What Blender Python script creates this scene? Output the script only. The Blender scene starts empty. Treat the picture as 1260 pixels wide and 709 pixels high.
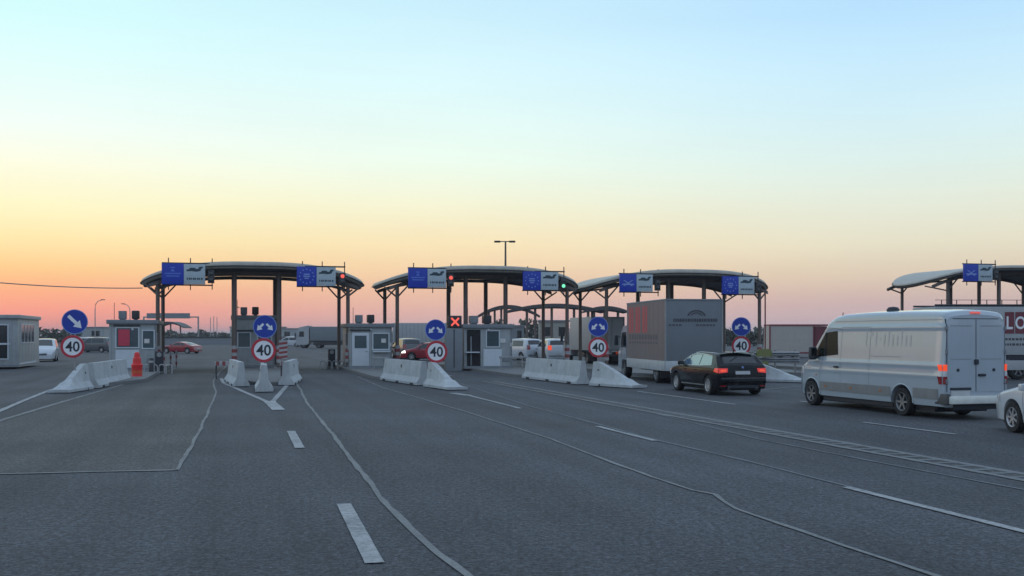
import bpy, bmesh, math, random
from mathutils import Vector, Matrix
random.seed(7)
R = math.radians
scene = bpy.context.scene
COL = scene.collection

# ---------------------------------------------------------------- camera
F = 1300.0          # focal length in pixels of the 1260 px wide photograph
HY = 412.0          # row of the horizon
CH = 2.0            # camera height
cam_d = bpy.data.cameras.new('camera')
cam_d.sensor_width = 36.0
cam_d.lens = 36.0 * F / 1260.0
cam_d.shift_y = (HY - 354.5) / 1260.0
cam_d.clip_end = 8000.0
cam = bpy.data.objects.new('camera', cam_d)
cam.location = (0, 0, CH)
cam.rotation_euler = (R(90), 0, 0)
COL.objects.link(cam)
scene.camera = cam

# ---------------------------------------------------------------- world: dusk sky
SUN_AZ = -34.0      # degrees from the view direction, negative = left
world = bpy.data.worlds.new('World')
scene.world = world
world.use_nodes = True
wn, wl = world.node_tree.nodes, world.node_tree.links
wn.clear()

def srgb(*c):
    out = []
    for v in c:
        v = v / 255.0
        out.append(v / 12.92 if v <= 0.04045 else ((v + 0.055) / 1.055) ** 2.4)
    return tuple(out)

def math_node(nodes, links, op, a, b=None, clamp=False):
    n = nodes.new('ShaderNodeMath'); n.operation = op; n.use_clamp = clamp
    for i, v in enumerate((a, b)):
        if v is None: continue
        if isinstance(v, (int, float)): n.inputs[i].default_value = v
        else: links.new(v, n.inputs[i])
    return n.outputs[0]

tc = wn.new('ShaderNodeTexCoord')
sep = wn.new('ShaderNodeSeparateXYZ'); wl.new(tc.outputs['Generated'], sep.inputs[0])
elev = math_node(wn, wl, 'ARCSINE', sep.outputs[2])
elevn = math_node(wn, wl, 'MULTIPLY', elev, 1.0 / R(30), True)      # 0..1 over 0..30 degrees
ELV = lambda y: math.degrees(math.atan((HY - y) / F)) / 30.0

def sky_ramp(stops):
    r = wn.new('ShaderNodeValToRGB')
    r.color_ramp.interpolation = 'B_SPLINE' if False else 'EASE' if False else 'LINEAR'
    el = r.color_ramp.elements
    el[0].position, el[0].color = stops[0][0], (*stops[0][1], 1)
    el[1].position, el[1].color = stops[-1][0], (*stops[-1][1], 1)
    for p, c in stops[1:-1]:
        e = el.new(p); e.color = (*c, 1)
    wl.new(elevn, r.inputs[0])
    return r.outputs[0]

EW = lambda y: ELV(y) * .915
EN = lambda y: ELV(y) * .95
west = sky_ramp([(0.0, srgb(222, 138, 136)), (EW(381), srgb(252, 158, 138)), (EW(355), srgb(254, 180, 136)),
                 (EW(330), srgb(254, 208, 146)), (EW(295), srgb(255, 233, 174)), (EW(250), srgb(255, 250, 205)),
                 (EW(200), srgb(253, 255, 230)), (EW(150), srgb(242, 255, 249)), (EW(60), srgb(222, 255, 254)),
                 (EW(5), srgb(212, 254, 255)), (.8, srgb(202, 234, 250)), (1.0, srgb(190, 214, 240))])
mid = sky_ramp([(0.0, srgb(214, 180, 182)), (ELV(385), srgb(228, 184, 174)), (ELV(358), srgb(238, 196, 170)),
                (ELV(330), srgb(248, 216, 176)), (ELV(300), srgb(252, 232, 188)), (ELV(250), srgb(246, 246, 216)),
                (ELV(200), srgb(238, 254, 240)), (ELV(100), srgb(222, 251, 255)), (ELV(5), srgb(203, 240, 255)),
                (.8, srgb(194, 226, 250)), (1.0, srgb(188, 212, 240))])
north = sky_ramp([(0.0, srgb(200, 178, 188)), (EN(375), srgb(207, 181, 180)), (EN(360), srgb(214, 190, 179)), (EN(338), srgb(224, 206, 184)),
                  (EN(300), srgb(232, 226, 202)), (EN(250), srgb(230, 236, 220)), (EN(200), srgb(224, 243, 238)),
                  (EN(130), srgb(210, 240, 251)), (EN(60), srgb(197, 234, 255)), (EN(10), srgb(185, 226, 255)),
                  (.8, srgb(184, 218, 248)), (1.0, srgb(184, 208, 238))])
east = sky_ramp([(0.0, srgb(172, 180, 200)), (0.25, srgb(184, 198, 220)), (0.6, srgb(182, 206, 234)), (1.0, srgb(184, 208, 238))])

vnorm = wn.new('ShaderNodeVectorMath'); vnorm.operation = 'MULTIPLY'
wl.new(tc.outputs['Generated'], vnorm.inputs[0]); vnorm.inputs[1].default_value = (1, 1, 0)
vn2 = wn.new('ShaderNodeVectorMath'); vn2.operation = 'NORMALIZE'; wl.new(vnorm.outputs[0], vn2.inputs[0])
dot = wn.new('ShaderNodeVectorMath'); dot.operation = 'DOT_PRODUCT'; wl.new(vn2.outputs[0], dot.inputs[0])
dot.inputs[1].default_value = (math.sin(R(SUN_AZ)), math.cos(R(SUN_AZ)), 0)
ang = math_node(wn, wl, 'MULTIPLY', math_node(wn, wl, 'ARCCOSINE', dot.outputs['Value']), 180 / math.pi)

def ramp01(a0, a1):
    m = wn.new('ShaderNodeMapRange'); m.interpolation_type = 'SMOOTHSTEP'
    m.inputs['From Min'].default_value = a0; m.inputs['From Max'].default_value = a1
    wl.new(ang, m.inputs['Value'])
    return m.outputs[0]

def mixc(f, a, b):
    m = wn.new('ShaderNodeMix'); m.data_type = 'RGBA'
    wl.new(f, m.inputs[0]); wl.new(a, m.inputs[6]); wl.new(b, m.inputs[7])
    return m.outputs[2]

sky1 = mixc(ramp01(6, 34), west, mid)
sky2 = mixc(ramp01(28, 56), sky1, north)
sky3 = mixc(ramp01(70, 150), sky2, east)
# faint unevenness, stretched along the horizon
mp = wn.new('ShaderNodeMapping'); mp.inputs['Scale'].default_value = (3, 3, 16)
wl.new(tc.outputs['Generated'], mp.inputs[0])
nz = wn.new('ShaderNodeTexNoise'); nz.inputs['Scale'].default_value = 1.6; nz.inputs['Detail'].default_value = 3
wl.new(mp.outputs[0], nz.inputs['Vector'])
mr = wn.new('ShaderNodeMapRange'); mr.inputs['From Min'].default_value = .3; mr.inputs['From Max'].default_value = .7
mr.inputs['To Min'].default_value = .985; mr.inputs['To Max'].default_value = 1.012
wl.new(nz.outputs[0], mr.inputs['Value'])
sc_ = wn.new('ShaderNodeVectorMath'); sc_.operation = 'SCALE'
wl.new(sky3, sc_.inputs[0]); wl.new(mr.outputs[0], sc_.inputs['Scale'])
bg = wn.new('ShaderNodeBackground'); bg.inputs[1].default_value = 1.0
wl.new(sc_.outputs[0], bg.inputs[0])
nishita = wn.new('ShaderNodeTexSky'); nishita.sky_type = 'NISHITA'; nishita.sun_disc = False
nishita.sun_elevation = R(1.0); nishita.sun_rotation = R(SUN_AZ)
bg2 = wn.new('ShaderNodeBackground'); bg2.inputs[1].default_value = 0.006
wl.new(nishita.outputs[0], bg2.inputs[0])
addw = wn.new('ShaderNodeAddShader'); wl.new(bg.outputs[0], addw.inputs[0]); wl.new(bg2.outputs[0], addw.inputs[1])
wo = wn.new('ShaderNodeOutputWorld'); wl.new(addw.outputs[0], wo.inputs[0])

# afterglow: a weak, wide, warm sun just above the horizon on the left
sd = bpy.data.lights.new('sun', 'SUN'); sd.energy = 0.07; sd.angle = R(18); sd.color = (1.0, 0.62, 0.42)
sun = bpy.data.objects.new('sun', sd); COL.objects.link(sun)
_az, _el = R(SUN_AZ - 30), R(6)
_dir = Vector((math.sin(_az) * math.cos(_el), math.cos(_az) * math.cos(_el), math.sin(_el)))
sun.rotation_euler = _dir.to_track_quat('Z', 'Y').to_euler()
sun.location = (-60, 40, 60)

scene.view_settings.view_transform = 'Standard'
scene.view_settings.look = 'None'
scene.view_settings.exposure = 0.0
scene.view_settings.gamma = 1.0
scene.view_settings.use_curve_mapping = False

# ---------------------------------------------------------------- mapping helpers
YAW = math.atan(352.0 / 1300.0)                  # direction of the road, left of the view
CS, SN = math.cos(YAW), math.sin(YAW)

def G(px, py, z=0.0):                            # photo pixel on the ground -> point
    Y = F * (CH - z) / (py - HY)
    return Vector(((px - 630.0) / F * Y, Y, z))

def PZ(px, Z):                                   # photo column at a distance
    return Vector(((px - 630.0) / F * Z, Z, 0))

def ZY(py, Z):                                   # height of a photo row at a distance
    return CH + (HY - py) * Z / F

def UV(u, v, z=0.0):                             # across / along the road
    return Vector((u * CS - v * SN, u * SN + v * CS, z))

# ---------------------------------------------------------------- materials
def new_mat(name):
    m = bpy.data.materials.new(name); m.use_nodes = True
    return m, m.node_tree.nodes, m.node_tree.links, m.node_tree.nodes['Principled BSDF']

def mat(name, col, rough=0.6, metal=0.0, coat=0.0, var=0.12, scale=3.0, bump=0.0, bscale=40.0, emit=None, estr=1.0, spec=0.5, dirt=0.0, dirtcol=(.16, .14, .12)):
    m, n, l, b = new_mat(name)
    b.inputs['Roughness'].default_value = rough
    b.inputs['Metallic'].default_value = metal
    b.inputs['Coat Weight'].default_value = coat
    b.inputs['Coat Roughness'].default_value = 0.06
    b.inputs['Specular IOR Level'].default_value = spec
    t = n.new('ShaderNodeTexCoord')
    nz = n.new('ShaderNodeTexNoise'); nz.inputs['Scale'].default_value = scale; nz.inputs['Detail'].default_value = 6
    nz.inputs['Roughness'].default_value = .65
    l.new(t.outputs['Object'], nz.inputs['Vector'])
    rp = n.new('ShaderNodeMapRange'); rp.inputs['From Min'].default_value = .3; rp.inputs['From Max'].default_value = .7
    rp.inputs['To Min'].default_value = 1 - var; rp.inputs['To Max'].default_value = 1 + var
    l.new(nz.outputs[0], rp.inputs['Value'])
    s = n.new('ShaderNodeVectorMath'); s.operation = 'SCALE'; s.inputs[0].default_value = col[:3]
    l.new(rp.outputs[0], s.inputs['Scale'])
    out = s.outputs[0]
    if dirt:
        n2 = n.new('ShaderNodeTexNoise'); n2.inputs['Scale'].default_value = 1.7; n2.inputs['Detail'].default_value = 9
        n2.inputs['Roughness'].default_value = .75
        mpp = n.new('ShaderNodeMapping'); mpp.inputs['Scale'].default_value = (2.5, 2.5, .7)
        l.new(t.outputs['Object'], mpp.inputs[0]); l.new(mpp.outputs[0], n2.inputs['Vector'])
        r2 = n.new('ShaderNodeMapRange'); r2.inputs['From Min'].default_value = .46; r2.inputs['From Max'].default_value = .72
        r2.inputs['To Max'].default_value = dirt
        l.new(n2.outputs[0], r2.inputs['Value'])
        mx = n.new('ShaderNodeMix'); mx.data_type = 'RGBA'
        l.new(r2.outputs[0], mx.inputs[0]); l.new(out, mx.inputs[6]); mx.inputs[7].default_value = (*dirtcol, 1)
        out = mx.outputs[2]
    l.new(out, b.inputs['Base Color'])
    rr = n.new('ShaderNodeMapRange'); rr.inputs['To Min'].default_value = max(0, rough - .06); rr.inputs['To Max'].default_value = min(1, rough + .08)
    l.new(nz.outputs[0], rr.inputs['Value']); l.new(rr.outputs[0], b.inputs['Roughness'])
    if bump:
        nb = n.new('ShaderNodeTexNoise'); nb.inputs['Scale'].default_value = bscale; nb.inputs['Detail'].default_value = 4
        l.new(t.outputs['Object'], nb.inputs['Vector'])
        bp = n.new('ShaderNodeBump'); bp.inputs['Strength'].default_value = bump; bp.inputs['Distance'].default_value = .02
        l.new(nb.outputs[0], bp.inputs['Height']); l.new(bp.outputs[0], b.inputs['Normal'])
    if emit:
        b.inputs['Emission Color'].default_value = (*emit, 1); b.inputs['Emission Strength'].default_value = estr
    return m

def asphalt_mat(name, c0, c1, tint=1.0):
    m, n, l, b = new_mat(name)
    t = n.new('ShaderNodeTexCoord')
    mp = n.new('ShaderNodeMapping'); mp.inputs['Rotation'].default_value = (0, 0, -YAW)
    l.new(t.outputs['Object'], mp.inputs[0])
    def noise(scale, det, vec, rough=.6):
        k = n.new('ShaderNodeTexNoise'); k.inputs['Scale'].default_value = scale; k.inputs['Detail'].default_value = det
        k.inputs['Roughness'].default_value = rough
        l.new(vec, k.inputs['Vector']); return k.outputs[0]
    def mapr(v, a, b_, c, d):
        k = n.new('ShaderNodeMapRange'); l.new(v, k.inputs['Value'])
        for nm, x in zip(('From Min', 'From Max', 'To Min', 'To Max'), (a, b_, c, d)): k.inputs[nm].default_value = x
        return k.outputs[0]
    grain = noise(19, 5, t.outputs['Object'], .95)
    grain2 = noise(9, 4, t.outputs['Object'], .75)
    patch = noise(.22, 5, mp.outputs[0])
    st = n.new('ShaderNodeMapping'); st.inputs['Scale'].default_value = (1.1, .035, 1); l.new(mp.outputs[0], st.inputs[0])
    streak = noise(1.0, 4, st.outputs[0])
    vor = n.new('ShaderNodeTexVoronoi'); vor.inputs['Scale'].default_value = 17; l.new(t.outputs['Object'], vor.inputs['Vector'])
    speck = mapr(vor.outputs['Distance'], .08, .24, 1.75, 1.0)
    f = math_node(n, l, 'MULTIPLY', mapr(grain, .40, .60, .22, 1.85), mapr(grain2, .38, .62, .74, 1.26))
    f = math_node(n, l, 'MULTIPLY', f, mapr(patch, .35, .65, .80, 1.18))
    f = math_node(n, l, 'MULTIPLY', f, mapr(streak, .35, .65, .82, 1.16))
    f = math_node(n, l, 'MULTIPLY', f, speck)
    cm = n.new('ShaderNodeMix'); cm.data_type = 'RGBA'
    l.new(noise(.11, 4, t.outputs['Object']), cm.inputs[0])
    cm.inputs[6].default_value = (*c0, 1); cm.inputs[7].default_value = (*c1, 1)
    s = n.new('ShaderNodeVectorMath'); s.operation = 'SCALE'; l.new(cm.outputs[2], s.inputs[0]); l.new(f, s.inputs['Scale'])
    # oil drips and rubber spots
    spot = mapr(noise(.9, 6, mp.outputs[0], .7), .62, .74, 0, .45)
    mo = n.new('ShaderNodeMix'); mo.data_type = 'RGBA'; l.new(spot, mo.inputs[0]); l.new(s.outputs[0], mo.inputs[6])
    mo.inputs[7].default_value = (.028, .029, .031, 1)
    l.new(mo.outputs[2], b.inputs['Base Color'])
    b.inputs['Roughness'].default_value = .82
    b.inputs['Specular IOR Level'].default_value = .35
    bp = n.new('ShaderNodeBump'); bp.inputs['Strength'].default_value = .12; bp.inputs['Distance'].default_value = .008
    l.new(grain, bp.inputs['Height']); l.new(bp.outputs[0], b.inputs['Normal'])
    return m

def paint_mat(name, col, wear=.5, under=(.06, .065, .072)):
    m, n, l, b = new_mat(name)
    t = n.new('ShaderNodeTexCoord')
    k = n.new('ShaderNodeTexNoise'); k.inputs['Scale'].default_value = 14; k.inputs['Detail'].default_value = 7; k.inputs['Roughness'].default_value = .75
    l.new(t.outputs['Object'], k.inputs['Vector'])
    k2 = n.new('ShaderNodeTexNoise'); k2.inputs['Scale'].default_value = .9; k2.inputs['Detail'].default_value = 3
    l.new(t.outputs['Object'], k2.inputs['Vector'])
    a = math_node(n, l, 'ADD', k.outputs[0], math_node(n, l, 'MULTIPLY', k2.outputs[0], .5))
    r = n.new('ShaderNodeMapRange'); r.inputs['From Min'].default_value = .62; r.inputs['From Max'].default_value = .95
    r.inputs['To Min'].default_value = 0; r.inputs['To Max'].default_value = wear
    l.new(a, r.inputs['Value'])
    mx = n.new('ShaderNodeMix'); mx.data_type = 'RGBA'; l.new(r.outputs[0], mx.inputs[0])
    mx.inputs[6].default_value = (*col, 1); mx.inputs[7].default_value = (*under, 1)
    l.new(mx.outputs[2], b.inputs['Base Color']); b.inputs['Roughness'].default_value = .75
    return m

M = {}
M['asphalt'] = asphalt_mat('asphalt', (.054, .058, .067), (.066, .069, .076))
M['asphalt_old'] = asphalt_mat('asphalt_old', (.066, .068, .068), (.078, .076, .074))
M['asphalt_new'] = asphalt_mat('asphalt_new', (.050, .052, .058), (.058, .060, .066))
M['field'] = mat('field', (.10, .105, .07), .95, var=.4, scale=.05)
M['line'] = paint_mat('line_paint', (.40, .41, .41), .75)
M['seam'] = paint_mat('seam_fill', (.22, .225, .22), .7)
M['seam2'] = paint_mat('seam_fill_thin', (.16, .175, .185), .8)
M['channel'] = paint_mat('drain_channel', (.185, .19, .19), .5)
M['kerb'] = mat('kerb_concrete', (.17, .175, .175), .85, var=.2, scale=2, bump=.3, dirt=.5)
M['concrete'] = mat('concrete', (.45, .48, .49), .85, var=.12, scale=2.2, bump=.35, bscale=30, dirt=.45, dirtcol=(.22, .22, .2))
M['steel'] = mat('painted_steel', (.135, .112, .10), .5, metal=.2, var=.15)
M['galv'] = mat('galvanised', (.30, .31, .32), .45, metal=.6, var=.15)
M['darksteel'] = mat('dark_steel', (.045, .045, .05), .5, metal=.3)
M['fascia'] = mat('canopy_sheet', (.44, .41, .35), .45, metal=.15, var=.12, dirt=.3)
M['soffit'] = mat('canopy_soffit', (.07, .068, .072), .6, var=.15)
M['blue'] = mat('sign_blue', (.010, .045, .36), .4, var=.06, scale=1)
M['pblue'] = mat('panel_blue', (.012, .045, .42), .45, var=.06, scale=1)
M['blue_mark'] = mat('sign_blue_mark', (.22, .33, .66), .5)
M['blue_pale'] = mat('sign_pale_blue', (.10, .20, .66), .5)
M['white_sign'] = mat('sign_white', (.80, .82, .84), .45, var=.05)
M['panel_white'] = mat('panel_white', (.42, .50, .54), .5, var=.1)
M['red_sign'] = mat('sign_red', (.50, .03, .05), .45, var=.05)
M['black'] = mat('black_mark', (.022, .028, .04), .6)
M['teal_mark'] = mat('panel_mark', (.035, .06, .08), .6)
M['cabin'] = mat('cabin_panel', (.34, .37, .38), .55, var=.1, dirt=.45)
M['cabin_dark'] = mat('cabin_trim', (.20, .22, .24), .6, var=.1)
M['cabin_white'] = mat('cabin_frame', (.56, .61, .65), .5, var=.05)
M['glass'] = mat('dark_glass', (.012, .016, .020), .06, var=.05, spec=.8)
M['cabglass'] = mat('cabin_glass', (.05, .085, .10), .10, var=.1, spec=.9)
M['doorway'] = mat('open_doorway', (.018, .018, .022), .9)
M['redpaper'] = mat('red_poster', (.55, .05, .09), .6)
M['plastic_red'] = mat('red_plastic', (.72, .03, .03), .5, var=.15)
M['orange'] = mat('orange_plastic', (.62, .10, .03), .5)
M['hazard_red'] = mat('hazard_red', (.26, .05, .05), .5)
M['hazard_white'] = mat('hazard_white', (.36, .37, .38), .5)
M['rubber'] = mat('tyre_rubber', (.018, .018, .02), .85, bump=.2)
M['rim'] = mat('alloy_rim', (.46, .47, .49), .35, metal=.6)
M['steelrim'] = mat('steel_rim', (.22, .23, .24), .45, metal=.5)
M['van_white'] = mat('van_white_paint', (.38, .44, .49), .20, coat=1.0, var=.04, scale=.8, dirt=.12, dirtcol=(.3, .3, .3))
M['van_skirt'] = mat('van_moulding', (.22, .23, .235), .55)  # grey for bumper trim and the van's painted ground reflection
M['car_black'] = mat('black_car_paint', (.006, .007, .010), .22, coat=.25, var=.05, spec=.15)
M['car_silver'] = mat('pale_car_paint', (.54, .58, .62), .3, coat=.6, var=.04)
M['car_red'] = mat('red_car_paint', (.32, .02, .035), .3, coat=.7, var=.05)
M['car_grey'] = mat('grey_car_paint', (.09, .10, .11), .3, coat=.6)
M['chrome'] = mat('chrome_trim', (.55, .56, .58), .2, metal=.9, var=.03)
M['tail'] = mat('tail_lamp', (.42, .015, .012), .25, emit=(1, .05, .03), estr=.35, coat=.5)
M['tail_on'] = mat('tail_lamp_lit', (.5, .03, .01), .25, emit=(1, .10, .03), estr=.7)
M['tail_dim'] = mat('tail_lamp_off', (.28, .012, .015), .2, coat=.8)
M['brake3'] = mat('third_brake_lamp', (.45, .03, .03), .3, emit=(1, .2, .18), estr=.5)
M['amber'] = mat('amber_lens', (.55, .18, .02), .3)
M['lens'] = mat('clear_lens', (.6, .62, .64), .12, coat=1)
M['lamp_on'] = mat('lamp_lit', (.8, .8, .8), .3, emit=(1, .93, .85), estr=2.5)
M['plate'] = mat('licence_plate', (.45, .47, .48), .5)
M['tarp'] = mat('tarpaulin_grey', (.17, .195, .215), .55, var=.06, scale=1.2, bump=.25, bscale=2.5)
M['tarp2'] = mat('tarpaulin_pale', (.36, .33, .34), .5, var=.08, scale=1.2, bump=.2, bscale=2.5)
M['board'] = mat('dropside_board', (.50, .54, .56), .5, metal=.2, var=.08, dirt=.3)
M['boxwhite'] = mat('box_white', (.38, .40, .41), .5, var=.06, dirt=.15)
M['tarp_red'] = mat('tarpaulin_red_letters', (.52, .09, .10), .55)
M['tarp_dark'] = mat('tarpaulin_dark_print', (.07, .07, .09), .6)
M['maroon'] = mat('maroon_panel', (.17, .035, .05), .5)
M['maroon_frame'] = mat('maroon_frame', (.22, .05, .06), .5)
M['beige'] = mat('beige_panel', (.46, .42, .38), .7, var=.08)
M['led_red'] = mat('signal_red_lit', (.5, .02, .02), .3, emit=(1, .14, .10), estr=.9)
M['led_green'] = mat('signal_green_lit', (.02, .5, .2), .3, emit=(.25, 1, .60), estr=.9)
M['yellow'] = mat('yellow_plate', (.20, .21, .07), .5)
M['bark'] = mat('bark', (.08, .065, .05), .9)
M['leaf'] = mat('foliage', (.075, .09, .07), .8, var=.4, scale=6)
M['cream'] = mat('cream_wall', (.34, .33, .29), .8, var=.15)
M['vanglass'] = mat('van_side_glass', (.012, .016, .014), .25, spec=.12)
M['seamgrey'] = mat('panel_line', (.36, .38, .40), .5)
M['fadel'] = mat('faded_letters', (.37, .41, .44), .35, coat=.6)
M['tarp_side'] = mat('tarpaulin_side_print', (.12, .10, .12), .6)
M['bumperw'] = mat('bumper_white', (.74, .76, .70), .3, coat=.8)  # headlight spill from the car behind put into this brighter paint
M['tarp_s'] = mat('tarpaulin_side', (.20, .165, .165), .55, var=.06, scale=1.2, bump=.25, bscale=2.5)  # sunset pink put into the colour of the truck's side
M['bumperend'] = mat('bumper_dark', (.07, .075, .08), .5)
M['paper'] = mat('white_paper', (.6, .6, .58), .7)
M['clear'] = mat('side_glass_pale', (.10, .16, .17), .05, var=.2, scale=2, spec=1.0, coat=1.0)

# ---------------------------------------------------------------- mesh helpers
class MB:
    def __init__(s): s.v, s.f, s.m = [], [], []
    def add(s, vs, fs, mi=0):
        o = len(s.v); s.v += [tuple(v) for v in vs]; s.f += [tuple(i + o for i in f) for f in fs]; s.m += [mi] * len(fs)
        return s
    def box(s, x0, x1, y0, y1, z0, z1, mi=0, bv=0.0):
        if bv <= 0:
            vs = [(x0,y0,z0),(x1,y0,z0),(x1,y1,z0),(x0,y1,z0),(x0,y0,z1),(x1,y0,z1),(x1,y1,z1),(x0,y1,z1)]
            return s.add(vs, [(0,3,2,1),(4,5,6,7),(0,1,5,4),(1,2,6,5),(2,3,7,6),(3,0,4,7)], mi)
        bm = bmesh.new(); bmesh.ops.create_cube(bm, size=1)
        for v in bm.verts:
            v.co = ((x0+x1)/2 + v.co.x*(x1-x0), (y0+y1)/2 + v.co.y*(y1-y0), (z0+z1)/2 + v.co.z*(z1-z0))
        bmesh.ops.bevel(bm, geom=bm.edges[:], offset=bv, segments=2, affect='EDGES', profile=.6)
        bm.verts.index_update()
        s.add([v.co[:] for v in bm.verts], [[v.index for v in f.verts] for f in bm.faces], mi); bm.free()
        return s
    def tube(s, pts, r, n=10, mi=0, r2=None, cap=True):
        pts = [Vector(p) for p in pts]; rings = []
        for i, p in enumerate(pts):
            d = (pts[min(i+1, len(pts)-1)] - pts[max(i-1, 0)]).normalized()
            up = Vector((0,0,1)) if abs(d.z) < .95 else Vector((1,0,0))
            a = d.cross(up).normalized(); b = d.cross(a)
            rr = r if r2 is None else r + (r2 - r) * i / (len(pts) - 1)
            rings.append([p + (a*math.cos(2*math.pi*k/n) + b*math.sin(2*math.pi*k/n))*rr for k in range(n)])
        vs = [q for ring in rings for q in ring]; fs = []
        for i in range(len(pts)-1):
            for k in range(n):
                fs.append((i*n+k, (i+1)*n+k, (i+1)*n+(k+1)%n, i*n+(k+1)%n))
        if cap:
            fs.append(tuple(range(n))); fs.append(tuple((len(pts)-1)*n + k for k in reversed(range(n))))
        return s.add(vs, fs, mi)
    def lathe(s, prof, axis='x', c=(0,0,0), n=32, mi=0):
        vs, fs = [], []
        for (a, r) in prof:
            for k in range(n):
                t = 2*math.pi*k/n
                p = {'x': (a, r*math.cos(t), r*math.sin(t)), 'y': (r*math.cos(t), a, r*math.sin(t)), 'z': (r*math.cos(t), r*math.sin(t), a)}[axis]
                vs.append((p[0]+c[0], p[1]+c[1], p[2]+c[2]))
        for i in range(len(prof)-1):
            for k in range(n): fs.append((i*n+k, i*n+(k+1)%n, (i+1)*n+(k+1)%n, (i+1)*n+k))
        return s.add(vs, fs, mi)
    def prism(s, poly, y0, y1, mi=0, plane='xz'):
        n = len(poly)
        mk = {'xz': lambda a,b,t: (a,t,b), 'yz': lambda a,b,t: (t,a,b), 'xy': lambda a,b,t: (a,b,t)}[plane]
        vs = [mk(a,b,y0) for a,b in poly] + [mk(a,b,y1) for a,b in poly]
        fs = [tuple(range(n)), tuple(range(2*n-1, n-1, -1))] + [(i, i+n, (i+1)%n+n, (i+1)%n) for i in range(n)]
        return s.add(vs, fs, mi)
    def quad(s, a, b, c, d, mi=0): return s.add([a,b,c,d], [(0,1,2,3)], mi)
    def build(s, name, mats, parent=None, smooth=30, loc=None, rot=0, fix=True):
        me = bpy.data.meshes.new(name); me.from_pydata(s.v, [], s.f)
        if not isinstance(mats, (list, tuple)): mats = [mats]
        for m in mats: me.materials.append(m)
        for p, mi in zip(me.polygons, s.m): p.material_index = mi
        if fix:
            bm = bmesh.new(); bm.from_mesh(me); bmesh.ops.recalc_face_normals(bm, faces=bm.faces[:]); bm.to_mesh(me); bm.free()
        if smooth:
            for p in me.polygons: p.use_smooth = True
            me.set_sharp_from_angle(angle=R(smooth))
        o = bpy.data.objects.new(name, me); COL.objects.link(o)
        if parent is not None: o.parent = parent
        if loc is not None: o.location = loc; o.rotation_euler = (0,0,rot)
        return o

def tag(o, label=None, cat=None, group=None, kind=None):
    if label: o['label'] = label
    if cat: o['category'] = cat
    if group: o['group'] = group
    if kind: o['kind'] = kind
    return o
def empty(name, loc, rot=0, label=None, cat=None, group=None):
    o = bpy.data.objects.new(name, None); COL.objects.link(o); o.location = loc; o.rotation_euler = (0,0,rot)
    o.empty_display_size = .3
    return tag(o, label, cat, group)

_fc = {}
def text_mesh(txt, size, bold=0.0):
    """flat glyph outlines of a word: (verts, faces), centred, height = size"""
    key = (txt, bold)
    if key not in _fc:
        cu = bpy.data.curves.new('glyphs', 'FONT'); cu.body = txt; cu.offset = bold; cu.resolution_u = 4
        ob = bpy.data.objects.new('glyphs', cu); COL.objects.link(ob)
        dg = bpy.context.evaluated_depsgraph_get()
        me = bpy.data.meshes.new_from_object(ob.evaluated_get(dg))
        vs = [v.co.copy() for v in me.vertices]; fs = [tuple(p.vertices) for p in me.polygons]
        bpy.data.objects.remove(ob); bpy.data.curves.remove(cu); bpy.data.meshes.remove(me)
        x0, x1 = min(v.x for v in vs), max(v.x for v in vs); y0, y1 = min(v.y for v in vs), max(v.y for v in vs)
        h = y1 - y0
        _fc[key] = ([((v.x-(x0+x1)/2)/h, (v.y-(y0+y1)/2)/h) for v in vs], fs)
    vs, fs = _fc[key]
    return [(x*size, y*size) for x, y in vs], fs

# ---------------------------------------------------------------- ground
def sheet(name, pts, z, m, jag=0):
    b = MB(); b.add([(p[0], p[1], z) for p in pts], [tuple(range(len(pts)))])
    o = b.build(name, m, smooth=0, fix=False)
    me = o.data
    if me.polygons[0].normal.z < 0: me.flip_normals()
    return tag(o, kind='structure')

def disc_pts(r, n=64): return [(r*math.cos(2*math.pi*k/n), r*math.sin(2*math.pi*k/n)) for k in range(n)]
tag(sheet('ground', disc_pts(5000), -.02, M['field']), 'flat dull green-brown land reaching to the horizon')
apron = [(-260, -30), (260, -30), (300, 330), (-300, 330)]
tag(sheet('asphalt', apron, 0.0, M['asphalt']), 'wide dark grey asphalt apron in front of the checkpoint')

# older, greener patch at left, and a newer dark lane band at right
def offs(px, py): return G(px, py)
lp = [G(-260, 592), G(0, 584), G(120, 581), G(218, 579), G(228, 563), G(240, 541), G(252, 516), G(262, 495), G(266, 478), G(262, 466), G(272, 456), G(216, 455), G(60, 500), G(0, 519), G(-200, 578)]
tag(sheet('road_patch', lp, .004, M['asphalt_old']), 'older olive-grey asphalt patch at the left, edged by a sealed seam')

def resample(pts, step):
    out = [pts[0]]
    for a, b in zip(pts, pts[1:]):
        n = max(1, int((b-a).length/step))
        for i in range(1, n+1): out.append(a.lerp(b, i/n))
    return out
def ribbon(name, px, w, z, m, jit=0.0, wj=0.0, label=None, step=None, world=False):
    pts = [Vector(p) for p in px] if world else [G(*p) for p in px]
    pts = resample(pts, step or (.35 if jit or wj else 3.0))
    vs, off, ww = [], 0.0, w
    for i, p in enumerate(pts):
        d = (pts[min(i+1, len(pts)-1)] - pts[max(i-1, 0)]); d.z = 0; d.normalize()
        nn = Vector((-d.y, d.x, 0))
        off = off*.85 + random.uniform(-1, 1)*jit*.4
        ww = w*(1 + random.uniform(-1, 1)*wj)
        vs.append((*(p + nn*(off+ww/2)).to_2d(), z)); vs.append((*(p + nn*(off-ww/2)).to_2d(), z))
    b = MB(); b.add(vs, [(2*i, 2*i+1, 2*i+3, 2*i+2) for i in range(len(pts)-1)])
    o = b.build(name, m, smooth=0, fix=False)
    for pl in o.data.polygons:
        if pl.normal.z < 0: o.data.flip_normals(); break
    return tag(o, label, kind='structure')

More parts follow.
